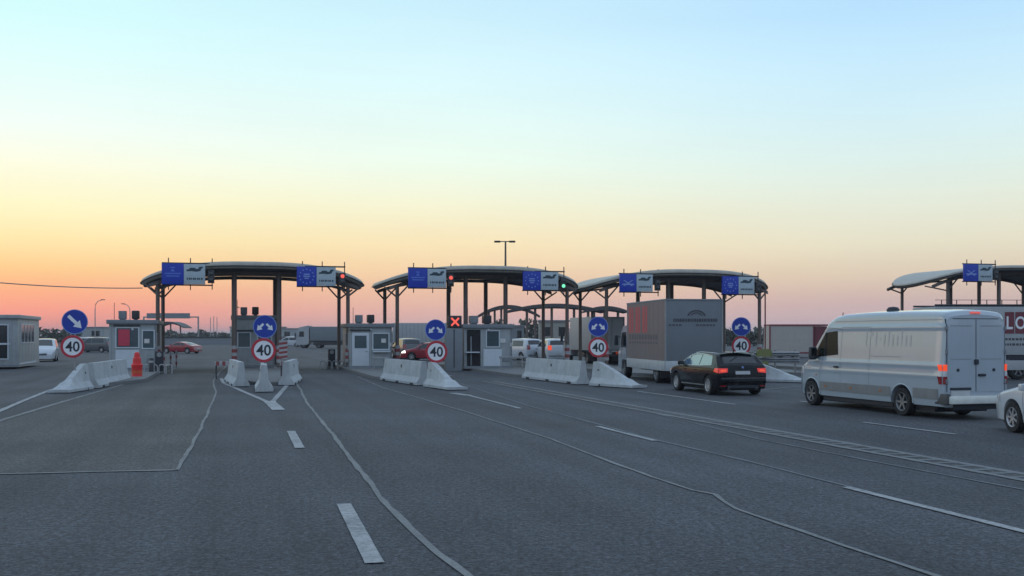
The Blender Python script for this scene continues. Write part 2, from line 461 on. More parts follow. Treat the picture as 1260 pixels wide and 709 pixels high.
# lane dashes (painted)
def dash(a, b, w, label):
    ribbon('lane_marking', [a, b], w, .012, M['line'], 0, .03, label, step=.25)
dash((423, 621), (461, 694), .17, 'white dash nearest the camera')
dash((358, 531), (369, 552), .17, 'white dash below the central island')
dash((577, 487), (640, 503), .12, 'white dash beside the third barrier')
dash((735, 525), (806, 543), .13, 'white dash in the middle of the road')
dash((1040, 600), (1340, 675), .13, 'long white dash at the lower right')
dash((785, 482), (905, 498), .13, 'white dash left of the black estate car')
dash((1062, 520), (1176, 535), .13, 'white dash in front of the white van')
dash((985, 494), (1010, 498), .10, 'faint white dash ahead of the van')

# sealed cracks and seams
ribbon('sealed_seam', [(600,735),(575,709),(540,682),(505,650),(480,624),(455,595),(430,563),(408,535),(388,511),(373,489),(366,474),(362,468)], .075, .010, M['seam'], .035, .28, 'pale sealed crack right of the central dashes')
ribbon('sealed_seam', [(-260,592),(0,584),(120,581),(218,579)], .12, .010, M['seam'], .02, .3, 'pale sealed seam crossing the lower left')
ribbon('sealed_seam', [(218,579),(228,563),(240,541),(252,516),(262,495),(266,482),(262,470),(270,458),(280,450)], .062, .010, M['seam'], .03, .28, 'pale sealed seam bending towards the first canopy')
ribbon('sealed_seam', [(440,464),(470,477),(520,491),(560,503),(610,519),(680,541),(745,567),(800,587),(850,604),(878,609),(890,618),(905,627),(960,645),(1040,672),(1150,709),(1230,737)], .06, .010, M['seam'], .03, .3, 'pale sealed crack running down to the lower right')
ribbon('sealed_seam', [(560,470),(652,500),(731,521),(809,542),(925,569),(1040,598),(1340,676)], .06, .008, M['seam2'], .015, .35, 'faint seam under the right-hand dashes')
ribbon('sealed_seam', [(790,505),(935,541),(1100,573),(1260,603),(1330,616)], .06, .008, M['seam2'], .015, .35, 'faint seam beside the drain channel')
# concrete drain channel, two pale edges and hatch bars
def chan(px): return HY + (px-281)*.1795
ribbon('drain_channel', [(600, chan(600)-1), (757, chan(757)-.2), (914, chan(914)), (1260, chan(1260)), (1420, chan(1420))], .46, .006, M['asphalt_old'], 0, .03, 'dark drain channel between pale edges')
for dy, lab in ((-.24, 'upper'), (.24, 'lower')):
    a, b = G(600, chan(600)), G(1420, chan(1420)); d = (b-a).normalized(); nn = Vector((-d.y, d.x, 0))*(-dy)
    ribbon('channel_edge', [a+nn, b+nn], .15, .010, M['channel'], .02, .25, 'pale concrete edge on the %s side of the channel' % lab, world=True)
b = MB(); a, e = G(600, chan(600)), G(1420, chan(1420)); L = (e-a).length; d = (e-a).normalized(); nn = Vector((-d.y, d.x, 0))
t = L*.45
while t < L:
    p = a + d*t
    q = [p+nn*.17, p+d*.14+nn*.17, p+d*.14-nn*.17, p-nn*.17]
    b.add([(x.x, x.y, .011) for x in q], [(0,1,2,3)]); t += .42
tag(b.build('channel_grating', M['seam2'], smooth=0, fix=False), 'pale crossbars in the drain channel', kind='structure')

# painted outlines round the island noses
ribbon('island_outline', [(-60,537),(0,518),(80,494),(150,474),(216,454)], .14, .012, M['seam'], .02, .2, 'pale kerb line along the left lane')
ribbon('island_outline', [(-60,530),(0,506),(30,493),(60,481)], .16, .012, M['line'], .01, .1, 'white line leading to the first barrier')
ribbon('island_outline', [(272,466),(276,472),(334,497)], .16, .012, M['line'], .01, .1, 'left white edge of the central island nose')
ribbon('island_outline', [(359,467),(334,497)], .16, .012, M['line'], .01, .1, 'right white edge of the central island nose')
ribbon('island_outline', [(331,494),(343,505)], .34, .014, M['line'], 0, .05, 'short white bar at the tip of the central nose')
ribbon('island_outline', [(556,484),(577,487)], .3, .012, M['line'], 0, .1, 'white tip of the third island')
ribbon('island_outline', [(940,480),(1000,474)], .12, .010, M['seam'], 0, .1, 'pale line behind the black estate car')

# tyre-worn darker wheel tracks are in the asphalt shader; raised islands
def island(us, v0, v1, nose, label):
    u0, u1 = us
    poly = [(u0, v1), (u0, v0), ((u0+u1)/2+nose-.35, v0-3.4), ((u0+u1)/2+nose+.35, v0-3.4), (u1, v0), (u1, v1)]
    w = [UV(*p) for p in poly]
    o = MB().prism([(p.x, p.y) for p in w], 0, .14, plane='xy').build('traffic_island', M['kerb'], smooth=0)
    tag(o, label, kind='structure')
island((-6.1, -3.3), 47, 70, 0, 'raised kerbed island under the left cabin')
island((.2, 3.0), 46, 70, 0, 'raised kerbed island under the central cabin')
island((6.4, 9.9), 47, 70, .2, 'raised kerbed island under the right cabin of the first canopy')
island((13.1, 16.2), 48, 70, 0, 'raised kerbed island under the open cabin')
island((19.3, 22.6), 48, 70, 0, 'raised kerbed island between second and third canopy')
island((25.8, 28.8), 50, 70, 0, 'raised kerbed island under the third canopy')
island((32.0, 34.4), 48, 70, 0, 'raised kerbed island at the right post of the third canopy')

# ---------------------------------------------------------------- canopies
def se(t, n):
    c, s = math.cos(t), math.sin(t)
    return math.copysign(abs(c)**(2/n), c), math.copysign(abs(s)**(2/n), s)

def canopy(cu, v0, label, H=5.95, posts=(-5.15, -1.15, 1.25, 5.05), dv=4.9, a=6.15, D=.95, stripes=True, pr=.13, cv=None, group='arched canopies over the lanes', T=.5, ne=2.9):
    cv = v0 + dv/2
    b_ = dv/2 + 1.5
    root = empty('checkpoint_canopy', UV(cu, cv), YAW, label, 'canopy', group)
    ztop = lambda x: H - D*(abs(x)/a)**2.9
    NR, NT = 12, 72
    def shell(z_of, m, name, rr):
        vs, fs = [], []
        for i in range(NR+1):
            rho = rr[0] + (rr[1]-rr[0])*i/NR
            for k in range(NT):
                sx, sy = se(2*math.pi*k/NT, ne)
                x, y = a*rho*sx, b_*rho*sy
                vs.append((x, y, z_of(x, rho)))
        for i in range(NR):
            for k in range(NT):
                fs.append((i*NT+k, (i+1)*NT+k, (i+1)*NT+(k+1)%NT, i*NT+(k+1)%NT))
        return MB().add(vs, fs).build(name, m, root, smooth=45, fix=False)
    shell(lambda x, r: ztop(x) + .0, M['fascia'], 'roof_sheet', (0.02, .965))
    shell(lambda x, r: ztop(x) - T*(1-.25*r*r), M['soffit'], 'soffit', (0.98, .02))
    # rounded fascia ring
    vs, fs, NP = [], [], 8
    for k in range(NT):
        sx, sy = se(2*math.pi*k/NT, ne)
        for j in range(NP+1):
            ph = math.pi*j/NP
            r = .965 + .035*math.sin(ph)
            x, y = a*r*sx, b_*r*sy
            th = T*.76
            vs.append((x, y, ztop(a*.965*sx) - th/2 + th/2*math.cos(ph)))
    for k in range(NT):
        for j in range(NP):
            fs.append((k*(NP+1)+j, k*(NP+1)+j+1, ((k+1)%NT)*(NP+1)+j+1, ((k+1)%NT)*(NP+1)+j))
    MB().add(vs, fs).build('fascia', M['fascia'], root, smooth=60, fix=False)
    # gutter line round the fascia
    g = []
    for k in range(NT+1):
        sx, sy = se(2*math.pi*k/NT, ne)
        g.append((a*1.004*sx, b_*1.004*sy, ztop(a*.965*sx) - T*.5))
    MB().tube(g, .035, 6).build('gutter', M['darksteel'], root)
    # curved lattice beams in both post rows
    for y in (-dv/2, dv/2):
        xs = [(-a+.55) + (2*a-1.1)*i/26 for i in range(27)]
        bm = MB(); bm.prism([(x, ztop(x)-T+.03) for x in xs] + [(x, ztop(x)-T-.15) for x in reversed(xs)], y-.07, y+.07)
        bm.tube([(x, y-.09, ztop(x)-T-.14) for x in xs], .035, 6)
        bm.build('arch_beam', M['steel'], root)
    for x in posts:
        MB().tube([(x, -dv/2, ztop(x)-T-.1), (x, dv/2, ztop(x)-T-.1)], .06, 6).build('cross_beam', M['steel'], root)
        for y in (-dv/2, dv/2):
            z1 = ztop(x) - T - .05
            p = MB().tube([(x, y, .14), (x, y, z1)], pr if abs(x) < 3 else pr*.82, 16).build('post', M['steel'], root)
            MB().box(x-.28, x+.28, y-.28, y+.28, .14, .18).build('base_plate', M['galv'], p)
            if stripes and y < 0:
                for i in range(5):
                    z0 = .45 + .19*i
                    MB().tube([(x, y, z0), (x, y, z0+.19)], pr+.02, 16).build('hazard_band', M['hazard_red' if i % 2 else 'hazard_white'], p)
    for s in (-1, 1):            # raking struts at the tips
        x0 = posts[0] if s < 0 else posts[-1]
        for y in (-dv/2, dv/2):
            MB().tube([(x0, y, ztop(x0)-T-.75), (s*(a-.35), y*.8, ztop(a-.35)-T+.08)], .05, 6).build('tip_strut', M['steel'], root)
            MB().tube([(x0, y, ztop(x0)-T-.75), (x0-s*.9, y, ztop(x0-s*.9)-T+.0)], .05, 6).build('tip_strut', M['steel'], root)
    return root

canopy(1.6, 60, 'arched grey canopy at the far left, over the first pair of lanes')
canopy(14.6, 60, 'arched grey canopy behind the tall mast, second from the left')
c3 = canopy(27.3, 60, 'arched grey canopy over the tarpaulin truck')
MB().tube([(5.75, -1.9, 0), (5.75, -1.9, 4.9)], .045, 8).build('downpipe', M['maroon_frame'], c3)
canopy(51.3, 60, 'arched pale canopy at the right edge, above the white van', H=6.6, D=1.2, a=6.9, ne=2.3, T=.42)

# ---------------------------------------------------------------- lane signals under the canopies
def star_ring(b, cx, cz, r, y):
    for k in range(12):
        t = 2*math.pi*k/12; x, z = cx + r*math.sin(t), cz + r*math.cos(t)
        pts = []
        for j in range(10):
            rr = .055 if j % 2 == 0 else .024
            u = math.pi*j/5
            pts.append((x + rr*math.sin(u), z + rr*math.cos(u)))
        b.add([(p[0], y, p[1]) for p in pts], [tuple(range(10))])

def lane_sign(px, pxr, top, bot, kind, lamp, v, label):
    """px..pxr: photo columns of the frame; board pair, rails, lamp box"""
    def u_at(p):
        th = YAW + math.atan((p-630)/F); return math.tan(th)*v
    u0, u1 = u_at(px), u_at(pxr)
    P = UV(u0, v); Z = P.y
    z1, z0 = ZY(top, Z), ZY(bot, Z)
    root = empty('lane_sign', (P.x, P.y, 0), YAW, label, 'lane sign', 'lane signs hung on the canopies')
    w = u1 - u0; h = z1 - z0; s = h
    bw = min(h, w*.44)
    MB().box(0, bw, -.09, .02, z0, z1, bv=.015).build('blue_panel', M['pblue'], root)
    wp = MB().box(bw+.005, bw*1.98, -.09, .02, z0+.02, z1-.02, bv=.015).build('white_panel', M['panel_white'], root)
    y = -.094
    k = MB()
    cx, cz = bw/2, (z0+z1)/2
    if kind == 'stars':
        star_ring(k, cx, cz, bw*.36, y)
        for i, (ww, dz) in enumerate(((.30, .11), (.34, 0), (.22, -.11))):
            k.add([(cx-bw*ww/2, y, cz+dz-.03), (cx+bw*ww/2, y, cz+dz-.03), (cx+bw*ww/2, y, cz+dz+.03), (cx-bw*ww/2, y, cz+dz+.03)], [(0,1,2,3)])
    elif kind == 'bars':
        for dz, x0, x1 in ((.30, .40, .60), (.02, .14, .86), (-.10, .2, .8)):
            k.add([(bw*x0, y, cz+dz*h-.03), (bw*x1, y, cz+dz*h-.03), (bw*x1, y, cz+dz*h+.03), (bw*x0, y, cz+dz*h+.03)], [(0,1,2,3)])
        k.add([(cx-.12, y, cz+.12*h), (cx+.12, y, cz+.12*h), (cx, y, cz+.24*h)], [(0,1,2)])
    else:
        for sgn in (-1, 1):
            q = [(cx-sgn*bw*.3, cz-h*.18), (cx-sgn*bw*.2, cz-h*.18), (cx+sgn*bw*.3, cz+h*.14), (cx+sgn*bw*.2, cz+h*.14)]
            k.add([(p[0], y-.001*(sgn+1), p[1]) for p in q], [(0,1,2,3)])
        k.add([(bw*.15, y-.003, cz-h*.12), (bw*.85, y-.003, cz-h*.12), (bw*.85, y-.003, cz-h*.05), (bw*.15, y-.003, cz-h*.05)], [(0,1,2,3)])
    k.build('pictogram', M['blue_mark'] if kind != 'bars' else M['blue_pale'], root, smooth=0)
    # car silhouette over a line of lettering on the pale board
    k = MB(); x0, x1 = bw*1.12, bw*1.88; W = x1-x0; zc = cz + h*.10
    car = [(0,.04),(0,.16),(.16,.20),(.22,.30),(.50,.30),(.58,.22),(.70,.22),(.76,.36),(.96,.40),(1,.30),(.90,.24),(.84,.08),(.6,.02),(.3,.06)]
    k.add([(x0+p[0]*W, y, zc+p[1]*W*.9) for p in car], [tuple(range(len(car)))])
    for i in range(8):
        a0 = x0 + W*(.02+.122*i)
        k.add([(a0, y, cz-h*.27), (a0+W*(.07 + .03*(i % 2)), y, cz-h*.27), (a0+W*(.07 + .03*(i % 2)), y, cz-h*.17), (a0, y, cz-h*.17)], [(0,1,2,3)])
    k.build('pictogram', M['teal_mark'], wp, smooth=0)
    fr = MB()
    fr.tube([(0, .06, z1+.02), (w, .06, z1+.02)], .045, 6); fr.tube([(0, .06, z0-.02), (w, .06, z0-.02)], .04, 6)
    for x in (bw*.3, bw*1.3, w*.985): fr.tube([(x, .06, z0-.28 if x < w*.9 else z0-.25), (x, .06, z1+.30)], .03, 6)
    fr.tube([(bw*.3, .06, (z0+z1)/2), (bw*.3, .6, (z0+z1)/2)], .04, 6); fr.tube([(bw*1.3, .06, (z0+z1)/2), (bw*1.3, .6, (z0+z1)/2)], .04, 6)
    fr.build('frame', M['darksteel'], root)
    lx = (bw*1.98 + w)/2 + .1
    bx = MB().box(lx-.17, lx+.17, -.12, .05, cz-h*.42, cz+h*.2, bv=.03).build('signal_box', M['darksteel'], root)
    for dz, on, mm in ((.03, 'red', 'led_red'), (-.26, 'green', 'led_green')):
        mt = M[mm] if lamp == on else M['glass']
        zc = cz + dz*h if lamp != 'green' or on == 'green' else cz + dz*h
        MB().lathe([(-.135, .0), (-.14, .07), (-.13, .105), (-.115, .11)], 'y', (lx, 0, zc), 20).build('signal_lamp', mt, bx)
lane_sign(199, 262, 324, 350, 'bars', None, 58.6, 'lane sign with text bars at the left of the first canopy, lamp dark')
lane_sign(365, 425, 328, 352, 'stars', 'red', 58.6, 'lane sign with star ring at the right of the first canopy, red lamp lit')
lane_sign(502, 556, 330, 354, 'bars', 'red', 58.6, 'lane sign with text bars on the second canopy, white-red lamp lit')
lane_sign(643, 695, 334, 357, 'stars', 'green', 58.6, 'lane sign with star ring right of the tall mast, green lamp lit')
lane_sign(762, 811, 337, 359, 'cross', None, 58.6, 'lane sign with crossed arrows above the tarpaulin truck')
lane_sign(888, 934, 340, 362, 'stars', None, 58.6, 'lane sign with star ring above the black estate car')
lane_sign(1185, 1226, 325, 346, 'cross', None, 58.4, 'lane sign on the pale canopy over the white van')

# ---------------------------------------------------------------- cabins
def cabin(pa, pb, Z, top, depth, label, style='window', base=.14):
    """front face between photo columns pa..pb at distance Z of its left corner"""
    A = PZ(pa, Z)
    # width along the across-road axis until column pb
    t = (pb-630)/F
    w = (t*A.y - A.x)/(CS - t*SN)
    H = ZY(top, Z)
    root = empty('control_cabin', (A.x, A.y, 0), YAW, label, 'cabin', 'small control cabins on the islands')
    MB().box(0, w, 0, depth, base, H-.22, bv=.02).build('wall', M['cabin'], root)
    MB().box(-.12, w+.12, -.14, depth+.12, H-.22, H, bv=.03).build('roof', M['cabin_dark'] if style != 'left' else M['cabin'], root)
    MB().box(-.05, w+.05, -.05, depth+.05, base-.02, base+.12).build('plinth', M['cabin_dark'], root)
    def win(x0, x1, z0, z1, y=-.02, glass='cabglass', frame='cabin_white', mull=()):
        f = MB(); t_ = .06
        f.box(x0-t_, x1+t_, y-.03, y+.03, z1, z1+t_); f.box(x0-t_, x1+t_, y-.03, y+.03, z0-t_, z0)
        f.box(x0-t_, x0, y-.03, y+.03, z0, z1); f.box(x1, x1+t_, y-.03, y+.03, z0, z1)
        for mx in mull: f.box(mx-.025, mx+.025, y-.03, y+.03, z0, z1)
        fo = f.build('window', M[frame], root, smooth=0)
        MB().box(x0, x1, y-.005, y+.012, z0, z1).build('pane', M[glass], fo, smooth=0)
        return fo
    def side_win(yc0, yc1, z0, z1, x, sgn, glass='cabglass', mull=0):
        f = MB(); t_ = .05
        f.box(x-.03, x+.03, yc0-t_, yc1+t_, z1, z1+t_); f.box(x-.03, x+.03, yc0-t_, yc1+t_, z0-t_, z0)
        f.box(x-.03, x+.03, yc0-t_, yc0, z0, z1); f.box(x-.03, x+.03, yc1, yc1+t_, z0, z1)
        for i in range(mull):
            yy = yc0 + (yc1-yc0)*(i+1)/(mull+1); f.box(x-.03, x+.03, yy-.04, yy+.04, z0, z1)
        fo = f.build('window', M['cabin_white'], root, smooth=0)
        MB().box(x-.01, x+.012, yc0, yc1, z0, z1).build('pane', M[glass], fo, smooth=0)
    if style != 'left':
        side_win(.5, 1.9, 1.15, 2.05, w, 1)
        if depth > 3.3: side_win(2.3, 3.2, 1.15, 2.05, w, 1)
    side_win(.5, 1.9, 1.15, 2.05, 0, -1)
    if style == 'poster':
        win(w*.16, w*.62, 1.35, 2.35, mull=())
        MB().box(w*.20, w*.44, -.075, -.052, 1.42, 2.28).build('poster', M['redpaper'], root)
        d = MB().box(w*.14, w*.64, -.03, 0, base+.12, 1.2).build('door', M['cabin_white'], root)
        win(w*.72, w*.95, 1.3, 2.2, glass='cabglass')
        MB().box(w*.14-.1, w*.66, -.10, -.03, 2.44, 2.52).build('drip_rail', M['darksteel'], root)
    elif style == 'door_window':
        d = MB().box(w*.06, w*.46, -.035, 0, base+.12, 2.12, bv=.01).build('door', M['cabin_white'], root)
        MB().box(w*.12, w*.40, -.05, -.036, 1.25, 1.95).build('door_pane', M['cabglass'], d, smooth=0)
        MB().tube([(w*.42, -.05, 1.05), (w*.42, -.09, 1.05), (w*.37, -.09, 1.05)], .015, 6).build('handle', M['darksteel'], d)
        win(w*.56, w*.92, 1.2, 2.05, mull=())
        MB().box(w*.54, w*.96, -.22, -.03, 1.02, 1.10).build('counter_shelf', M['cabin_white'], root)
        MB().box(0, w*.5, -.10, -.03, 2.22, 2.30).build('drip_rail', M['darksteel'], root)
    elif style == 'open':
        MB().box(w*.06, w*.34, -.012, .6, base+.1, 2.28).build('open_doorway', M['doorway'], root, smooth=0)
        MB().box(w*.02, w*.30, -.30, -.05, 1.0, 1.06).build('counter_shelf', M['cabin_white'], root)
        MB().box(w*.13, w*.155, -.04, -.014, .3, 1.9).build('door_edge', M['cabin_dark'], root)
        win(w*.47, w*.72, 1.35, 2.2)
        MB().box(w*.40, w*.78, -.04, 0, base+.12, 1.2).build('door_panel', M['cabin_white'], root)
    elif style == 'left':
        win(w*.04, w*.86, .62, 2.55, glass='glass', mull=(w*.45,))
        MB().box(w*.02, w*.9, -.07, -.052, 1.42, 1.52).build('window_rail', M['cabin_white'], root, smooth=0)
        side_win(.9, 5.2, 1.55, 2.6, w+.012, 1, 'glass', mull=3)
        MB().box(w-.02, w+.04, .4, 6.0, .18, .34).build('sill_strip', M['cabin_white'], root)
    elif style == 'centre':
        win(w*.12, w*.40, 1.3, 2.1); win(w*.6, w*.9, 1.3, 2.1)
        MB().box(-.1, w+.1, -.12, -.03, 2.18, 2.28).build('drip_rail', M['darksteel'], root)
    sm = MB()
    for x in ([w*.05, w*.52, w*.97] if style != 'left' else [w*.92]): sm.box(x-.008, x+.008, -.006, .01, base+.12, H-.24)
    n = int(depth/1.0)
    for i in range(n): sm.box(w-.01, w+.006, i+.4, i+.416, base+.12, H-.24)
    sm.build('panel_seam', M['cabin_dark'], root, smooth=0)
    if style in ('door_window', 'open', 'poster', 'centre'):
        MB().box(w*.75, w*.86, -.045, -.036, 1.55, 1.78).build('notice', M['paper'], root, smooth=0)
        MB().box(w*.955, w*.985, -.05, -.006, 1.35, 1.55).build('notice', M['paper'], root, smooth=0)
        MB().box(w*.48, w*.52, -.10, -.02, 2.24, 2.34, bv=.01).build('wall_lamp', M['cabin_white'], root)
        MB().box(w*.80, w*.95, -.03, -.004, .5, .75, bv=.01).build('vent_grille', M['cabin_dark'], root)
        MB().tube([(w*.99, -.03, .2), (w*.99, -.03, H-.2)], .025, 6).build('downpipe', M['cabin_dark'], root)
    # air conditioner and chimney boxes on the roof
    if style != 'left':
        ac = MB().box(w*.18, w*.34, .5, 1.1, H+.05, H+.48, bv=.03)
        ac.box(w*.2, w*.32, .6, 1.0, H, H+.06)
        ac.build('roof_unit', M['cabin_dark'], root)
        m2 = MB().box(w*.46, w*.62, .5, 1.1, H+.05, H+.50, bv=.05); m2.box(w*.5, w*.58, .6, 1.0, H, H+.06)
        m2.build('roof_fan', M['darksteel'], root)
        MB().tube([(w*.1, .3, H), (w*.1, .3, H+.9)], .015, 5).build('antenna', M['darksteel'], root)
    return root
cabin(-70, 22, 60.5, 387, 7.2, 'pale cabin with dark window, cut by the left edge of the picture', 'left')
cabin(134, 192, 55.5, 393.5, 5.0, 'pale cabin with a red poster in its window, behind the red plastic post', 'poster')
cabin(287, 338, 60.5, 374+14, 3.4, 'pale cabin behind the two round signs of the central island', 'centre')
cabin(430, 482, 59.0, 398, 3.6, 'pale cabin with door and shelf at the right post of the first canopy', 'door_window')
cabin(571, 630, 58.5, 399, 4.0, 'pale cabin with dark open doorway under the second canopy', 'open')

# red cross signal and its grey column, left of the open cabin
P = PZ(549, 58.0)
root = empty('signal_column', (P.x, P.y, 0), YAW, 'grey column with glowing red cross lamp, left of the open cabin', 'signal')
MB().box(0, .92, 0, .5, 0, 2.35, bv=.03).build('cabinet', M['cabin_dark'], root)
MB().box(.42, .47, -.02, 0, .2, 2.3).build('door_seam', M['darksteel'], root)
hb = MB().box(.12, .88, .0, .25, 2.37, 3.05, bv=.04).build('signal_box', M['darksteel'], root)
k = MB()
for s in (-1, 1):
    c = Vector((.5, 0, 2.71)); d = Vector((1, 0, s)).normalized(); n = Vector((-d.z, 0, d.x))
    q = [c - d*.3 + n*.05, c + d*.3 + n*.05, c + d*.3 - n*.05, c - d*.3 - n*.05]
    k.add([(p.x, -.012-.003*s, p.z) for p in q], [(0,1,2,3)])
k.build('red_cross', M['led_red'], hb, smooth=0)

# ---------------------------------------------------------------- concrete barriers
def barrier_prof(h=.92): return [(-.31, .0), (-.31, .09), (-.17, .30), (-.095, h), (.095, h), (.17, .30), (.31, .09), (.31, .0)]
def barrier(a, b, label, terminal=False, h=.92):
    """a -> b run on the ground; the terminal piece slopes down to b"""
    a, b = Vector((a[0], a[1], 0)), Vector((b[0], b[1], 0))
    d = b - a; L = d.length; rot = math.atan2(-d.x, d.y)
    root = empty('concrete_barrier', (a.x, a.y, .0), rot, label, 'barrier', 'concrete barriers at the island noses')
    n = 28; vs, fs = [], []
    for i in range(n+1):
        t = i/n; y = L*t
        hh = h if not terminal else max(.10, h*(1-max(0, (t-.10)/.90)**1.12))
        pr = barrier_prof(h)
        for x, z in pr:
            zz = min(z, hh) if terminal else z
            # width keeps following the profile; below the ramp top it widens a little
            vs.append((x*(1.0 if not terminal else 1+.25*t) + random.uniform(-.0015, .0015), y, zz + .03))
    m = 8
    for i in range(n):
        for k in range(m): fs.append((i*m+k, (i+1)*m+k, (i+1)*m+(k+1)%m, i*m+(k+1)%m))
    fs.append(tuple(range(m))); fs.append(tuple(n*m+k for k in reversed(range(m))))
    body = MB().add(vs, fs).build('body', M['concrete'], root, smooth=25)
    for y in ([L*.12, L*.5, L*.88] if not terminal else [L*.3]):     # drainage slots and lifting holes
        for s in (-1, 1):
            MB().box(s*.318-.012, s*.318+.012, y-.18, y+.18, .03, .10).build('drain_slot', M['black'], body, smooth=0)
    for y in ([L*.5] if not terminal else [L*.14]):
        for s in (-1, 1):
            MB().lathe([(s*.140, 0), (s*.140, .065), (s*.118, .07)], 'x', (0, y, .70 if not terminal else .6), 12).build('lifting_hole', M['black'], body)
    return root
B = barrier
B((-16.75, 45.6), (-15.6, 39.1), 'straight barrier at the far left, behind the round signs')
B((-15.55, 38.5), (-15.45, 36.0), 'sloped barrier end below the far-left round signs', True)
B((-12.05, 45.4), (-10.35, 40.4), 'left barrier of the central island nose')
B((-9.45, 46.0), (-8.85, 41.4), 'right barrier of the central island nose')
B((-9.35, 39.7), (-8.58, 36.6), 'middle barrier of the central nose, seen end-on')
B((-5.5, 46.4), (-3.45, 41.4), 'straight barrier left of the third pair of round signs')
B((-3.12, 40.55), (-1.95, 37.9), 'sloped barrier end under the third pair of round signs', True)
B((.74, 48.3), (2.85, 42.2), 'long straight barrier in front of the box lorry')
B((3.25, 41.35), (4.75, 39.3), 'sloped barrier end pointing at the tarpaulin truck', True)
B((7.6, 50.5), (9.6, 46.0), 'straight barrier hidden behind the black estate car')
B((9.9, 45.6), (12.3, 43.9), 'sloped barrier end to the right of the black estate car', True)

# ---------------------------------------------------------------- round signs on poles
def arrow_poly(L, w, hw, hl):
    return [(-w/2, 0), (w/2, 0), (w/2, L-hl), (hw/2, L-hl), (0, L), (-hw/2, L-hl), (-w/2, L-hl)]
def sign_post(px, Z, by, br, wy, wr, kind, label, lowx=0, base=.92):
    P = PZ(px, Z)
    rot = math.atan2(-P.x, P.y)*.6 + YAW*.15
    root = empty('sign_post', (P.x, P.y, 0), rot, label, 'road sign', 'blue and red-white round signs')
    zb, zr = ZY(by, Z), ZY(wy, Z); rb, rw = br*Z/F, wr*Z/F
    MB().tube([(0, .04, base-.25), (0, .04, zb+rb*.8)], .035, 10).build('pole', M['galv'], root)
    bs = MB().lathe([(.0, rb), (-.012, rb), (-.018, rb*.985), (-.018, 0)], 'y', (0, 0, zb), 48); bs.lathe([(0, rb), (0, 0)], 'y', (0, 0, zb), 48)
    bo = bs.build('blue_disc', M['blue'], root)
    MB().lathe([(-.0195, rb), (-.0195, rb*.94)], 'y', (0, 0, zb), 48).build('rim', M['blue_mark'], bo, smooth=0)
    k = MB()
    def put(poly, ang, cx, cz):
        c, s = math.cos(ang), math.sin(ang)
        k.add([(cx + x*c - y*s, -.0215, cz + x*s + y*c) for x, y in poly], [tuple(range(len(poly)))])
    if kind == 'one':
        put(arrow_poly(rb*1.42, rb*.26, rb*.74, rb*.56), R(-135), -rb*.48, zb + rb*.48)
    else:
        for s in (-1, 1):
            put(arrow_poly(rb*.78, rb*.20, rb*.56, rb*.40), R(180 - s*-44), s*rb*.13, zb + rb*.24)
    for i in range(0): pass
    k.build('arrow', M['white_sign'], bo, smooth=0)
    dx = lowx*Z/F
    ws = MB().lathe([(.0, rw), (-.012, rw), (-.018, rw*.985), (-.018, 0)], 'y', (dx, 0, zr), 48); ws.lathe([(0, rw), (0, 0)], 'y', (dx, 0, zr), 48)
    wo_ = ws.build('speed_disc', M['white_sign'], root)
    MB().lathe([(-.0205, rw), (-.0215, rw*.99), (-.0215, rw*.79), (-.0205, rw*.78)], 'y', (dx, 0, zr), 48).build('red_ring', M['red_sign'], wo_)
    vs, fs = text_mesh('40', rw*.92, .018)
    MB().add([(x*.95+dx, -.0225, z+zr) for x, z in vs], fs).build('number', M['black'], wo_, smooth=0)
    for zc in (zb, zr): MB().box(-.05, .05, -.002, .055, zc-.03, zc+.03).build('clamp', M['galv'], root)
sign_post(92, 37.6, 396, 15.2, 426.5, 13.9, 'one', 'round signs at the far left: blue disc with one slanting arrow over a 40 disc', lowx=-2.5)
sign_post(326, 38.9, 402, 14.3, 431, 14.9, 'two', 'largest 40 disc, under a blue two-arrow disc on the central island', lowx=-1.5)
sign_post(536, 40.4, 406, 12.9, 433, 13.6, 'two', 'round signs in front of the red car, third pair from the left', lowx=1)
sign_post(736, 41.8, 402, 12.3, 427.5, 12.4, 'two', 'round signs in front of the box lorry, fourth pair from the left')
sign_post(912, 45.7, 402, 11.6, 425.5, 11.6, 'two', 'round signs above the roof of the black estate car')

# red chevron board right of the central 40 sign
P = PZ(348, 46.5)
root = empty('hazard_board', (P.x, P.y, 0), YAW, 'red and white striped hazard board right of the central 40 sign', 'hazard board')
MB().tube([(0, .03, 0), (0, .03, 1.9)], .03, 8).build('pole', M['galv'], root)
bd = MB().box(-.16, .2, -.01, .01, .95, 1.75).build('board', M['hazard_white'], root)
k = MB()
for i in range(4):
    z = .95 + i*.2
    k.add([(-.16, -.014, z), (.2, -.014, z+.05), (.2, -.014, min(1.75, z+.15)), (-.16, -.014, z+.1)], [(0,1,2,3)])
k.build('stripes', M['hazard_red'], bd, smooth=0)
# low hazard rails either side of the central island
for px, lab in ((276, 'low striped rail at the left of the central island'), (356, 'low striped rail at the right of the central island')):
    P = PZ(px, 47.5)
    root = empty('hazard_rail', (P.x, P.y, 0), YAW, lab, 'rail', 'low striped rails')
    rl = MB().box(-.42, .42, -.03, .03, .62, .80, bv=.01).build('rail', M['hazard_white'], root)
    k = MB()
    for i in range(3): k.add([(-.36+.27*i, -.033, .62), (-.22+.27*i, -.033, .62), (-.22+.27*i, -.033, .80), (-.36+.27*i, -.033, .80)], [(0,1,2,3)])
    k.build('stripes', M['hazard_red'], rl, smooth=0)
    for x in (-.35, .35): MB().box(x-.03, x+.03, -.03+.06, .03+.06, 0, .74).build('leg', M['darksteel'], root)

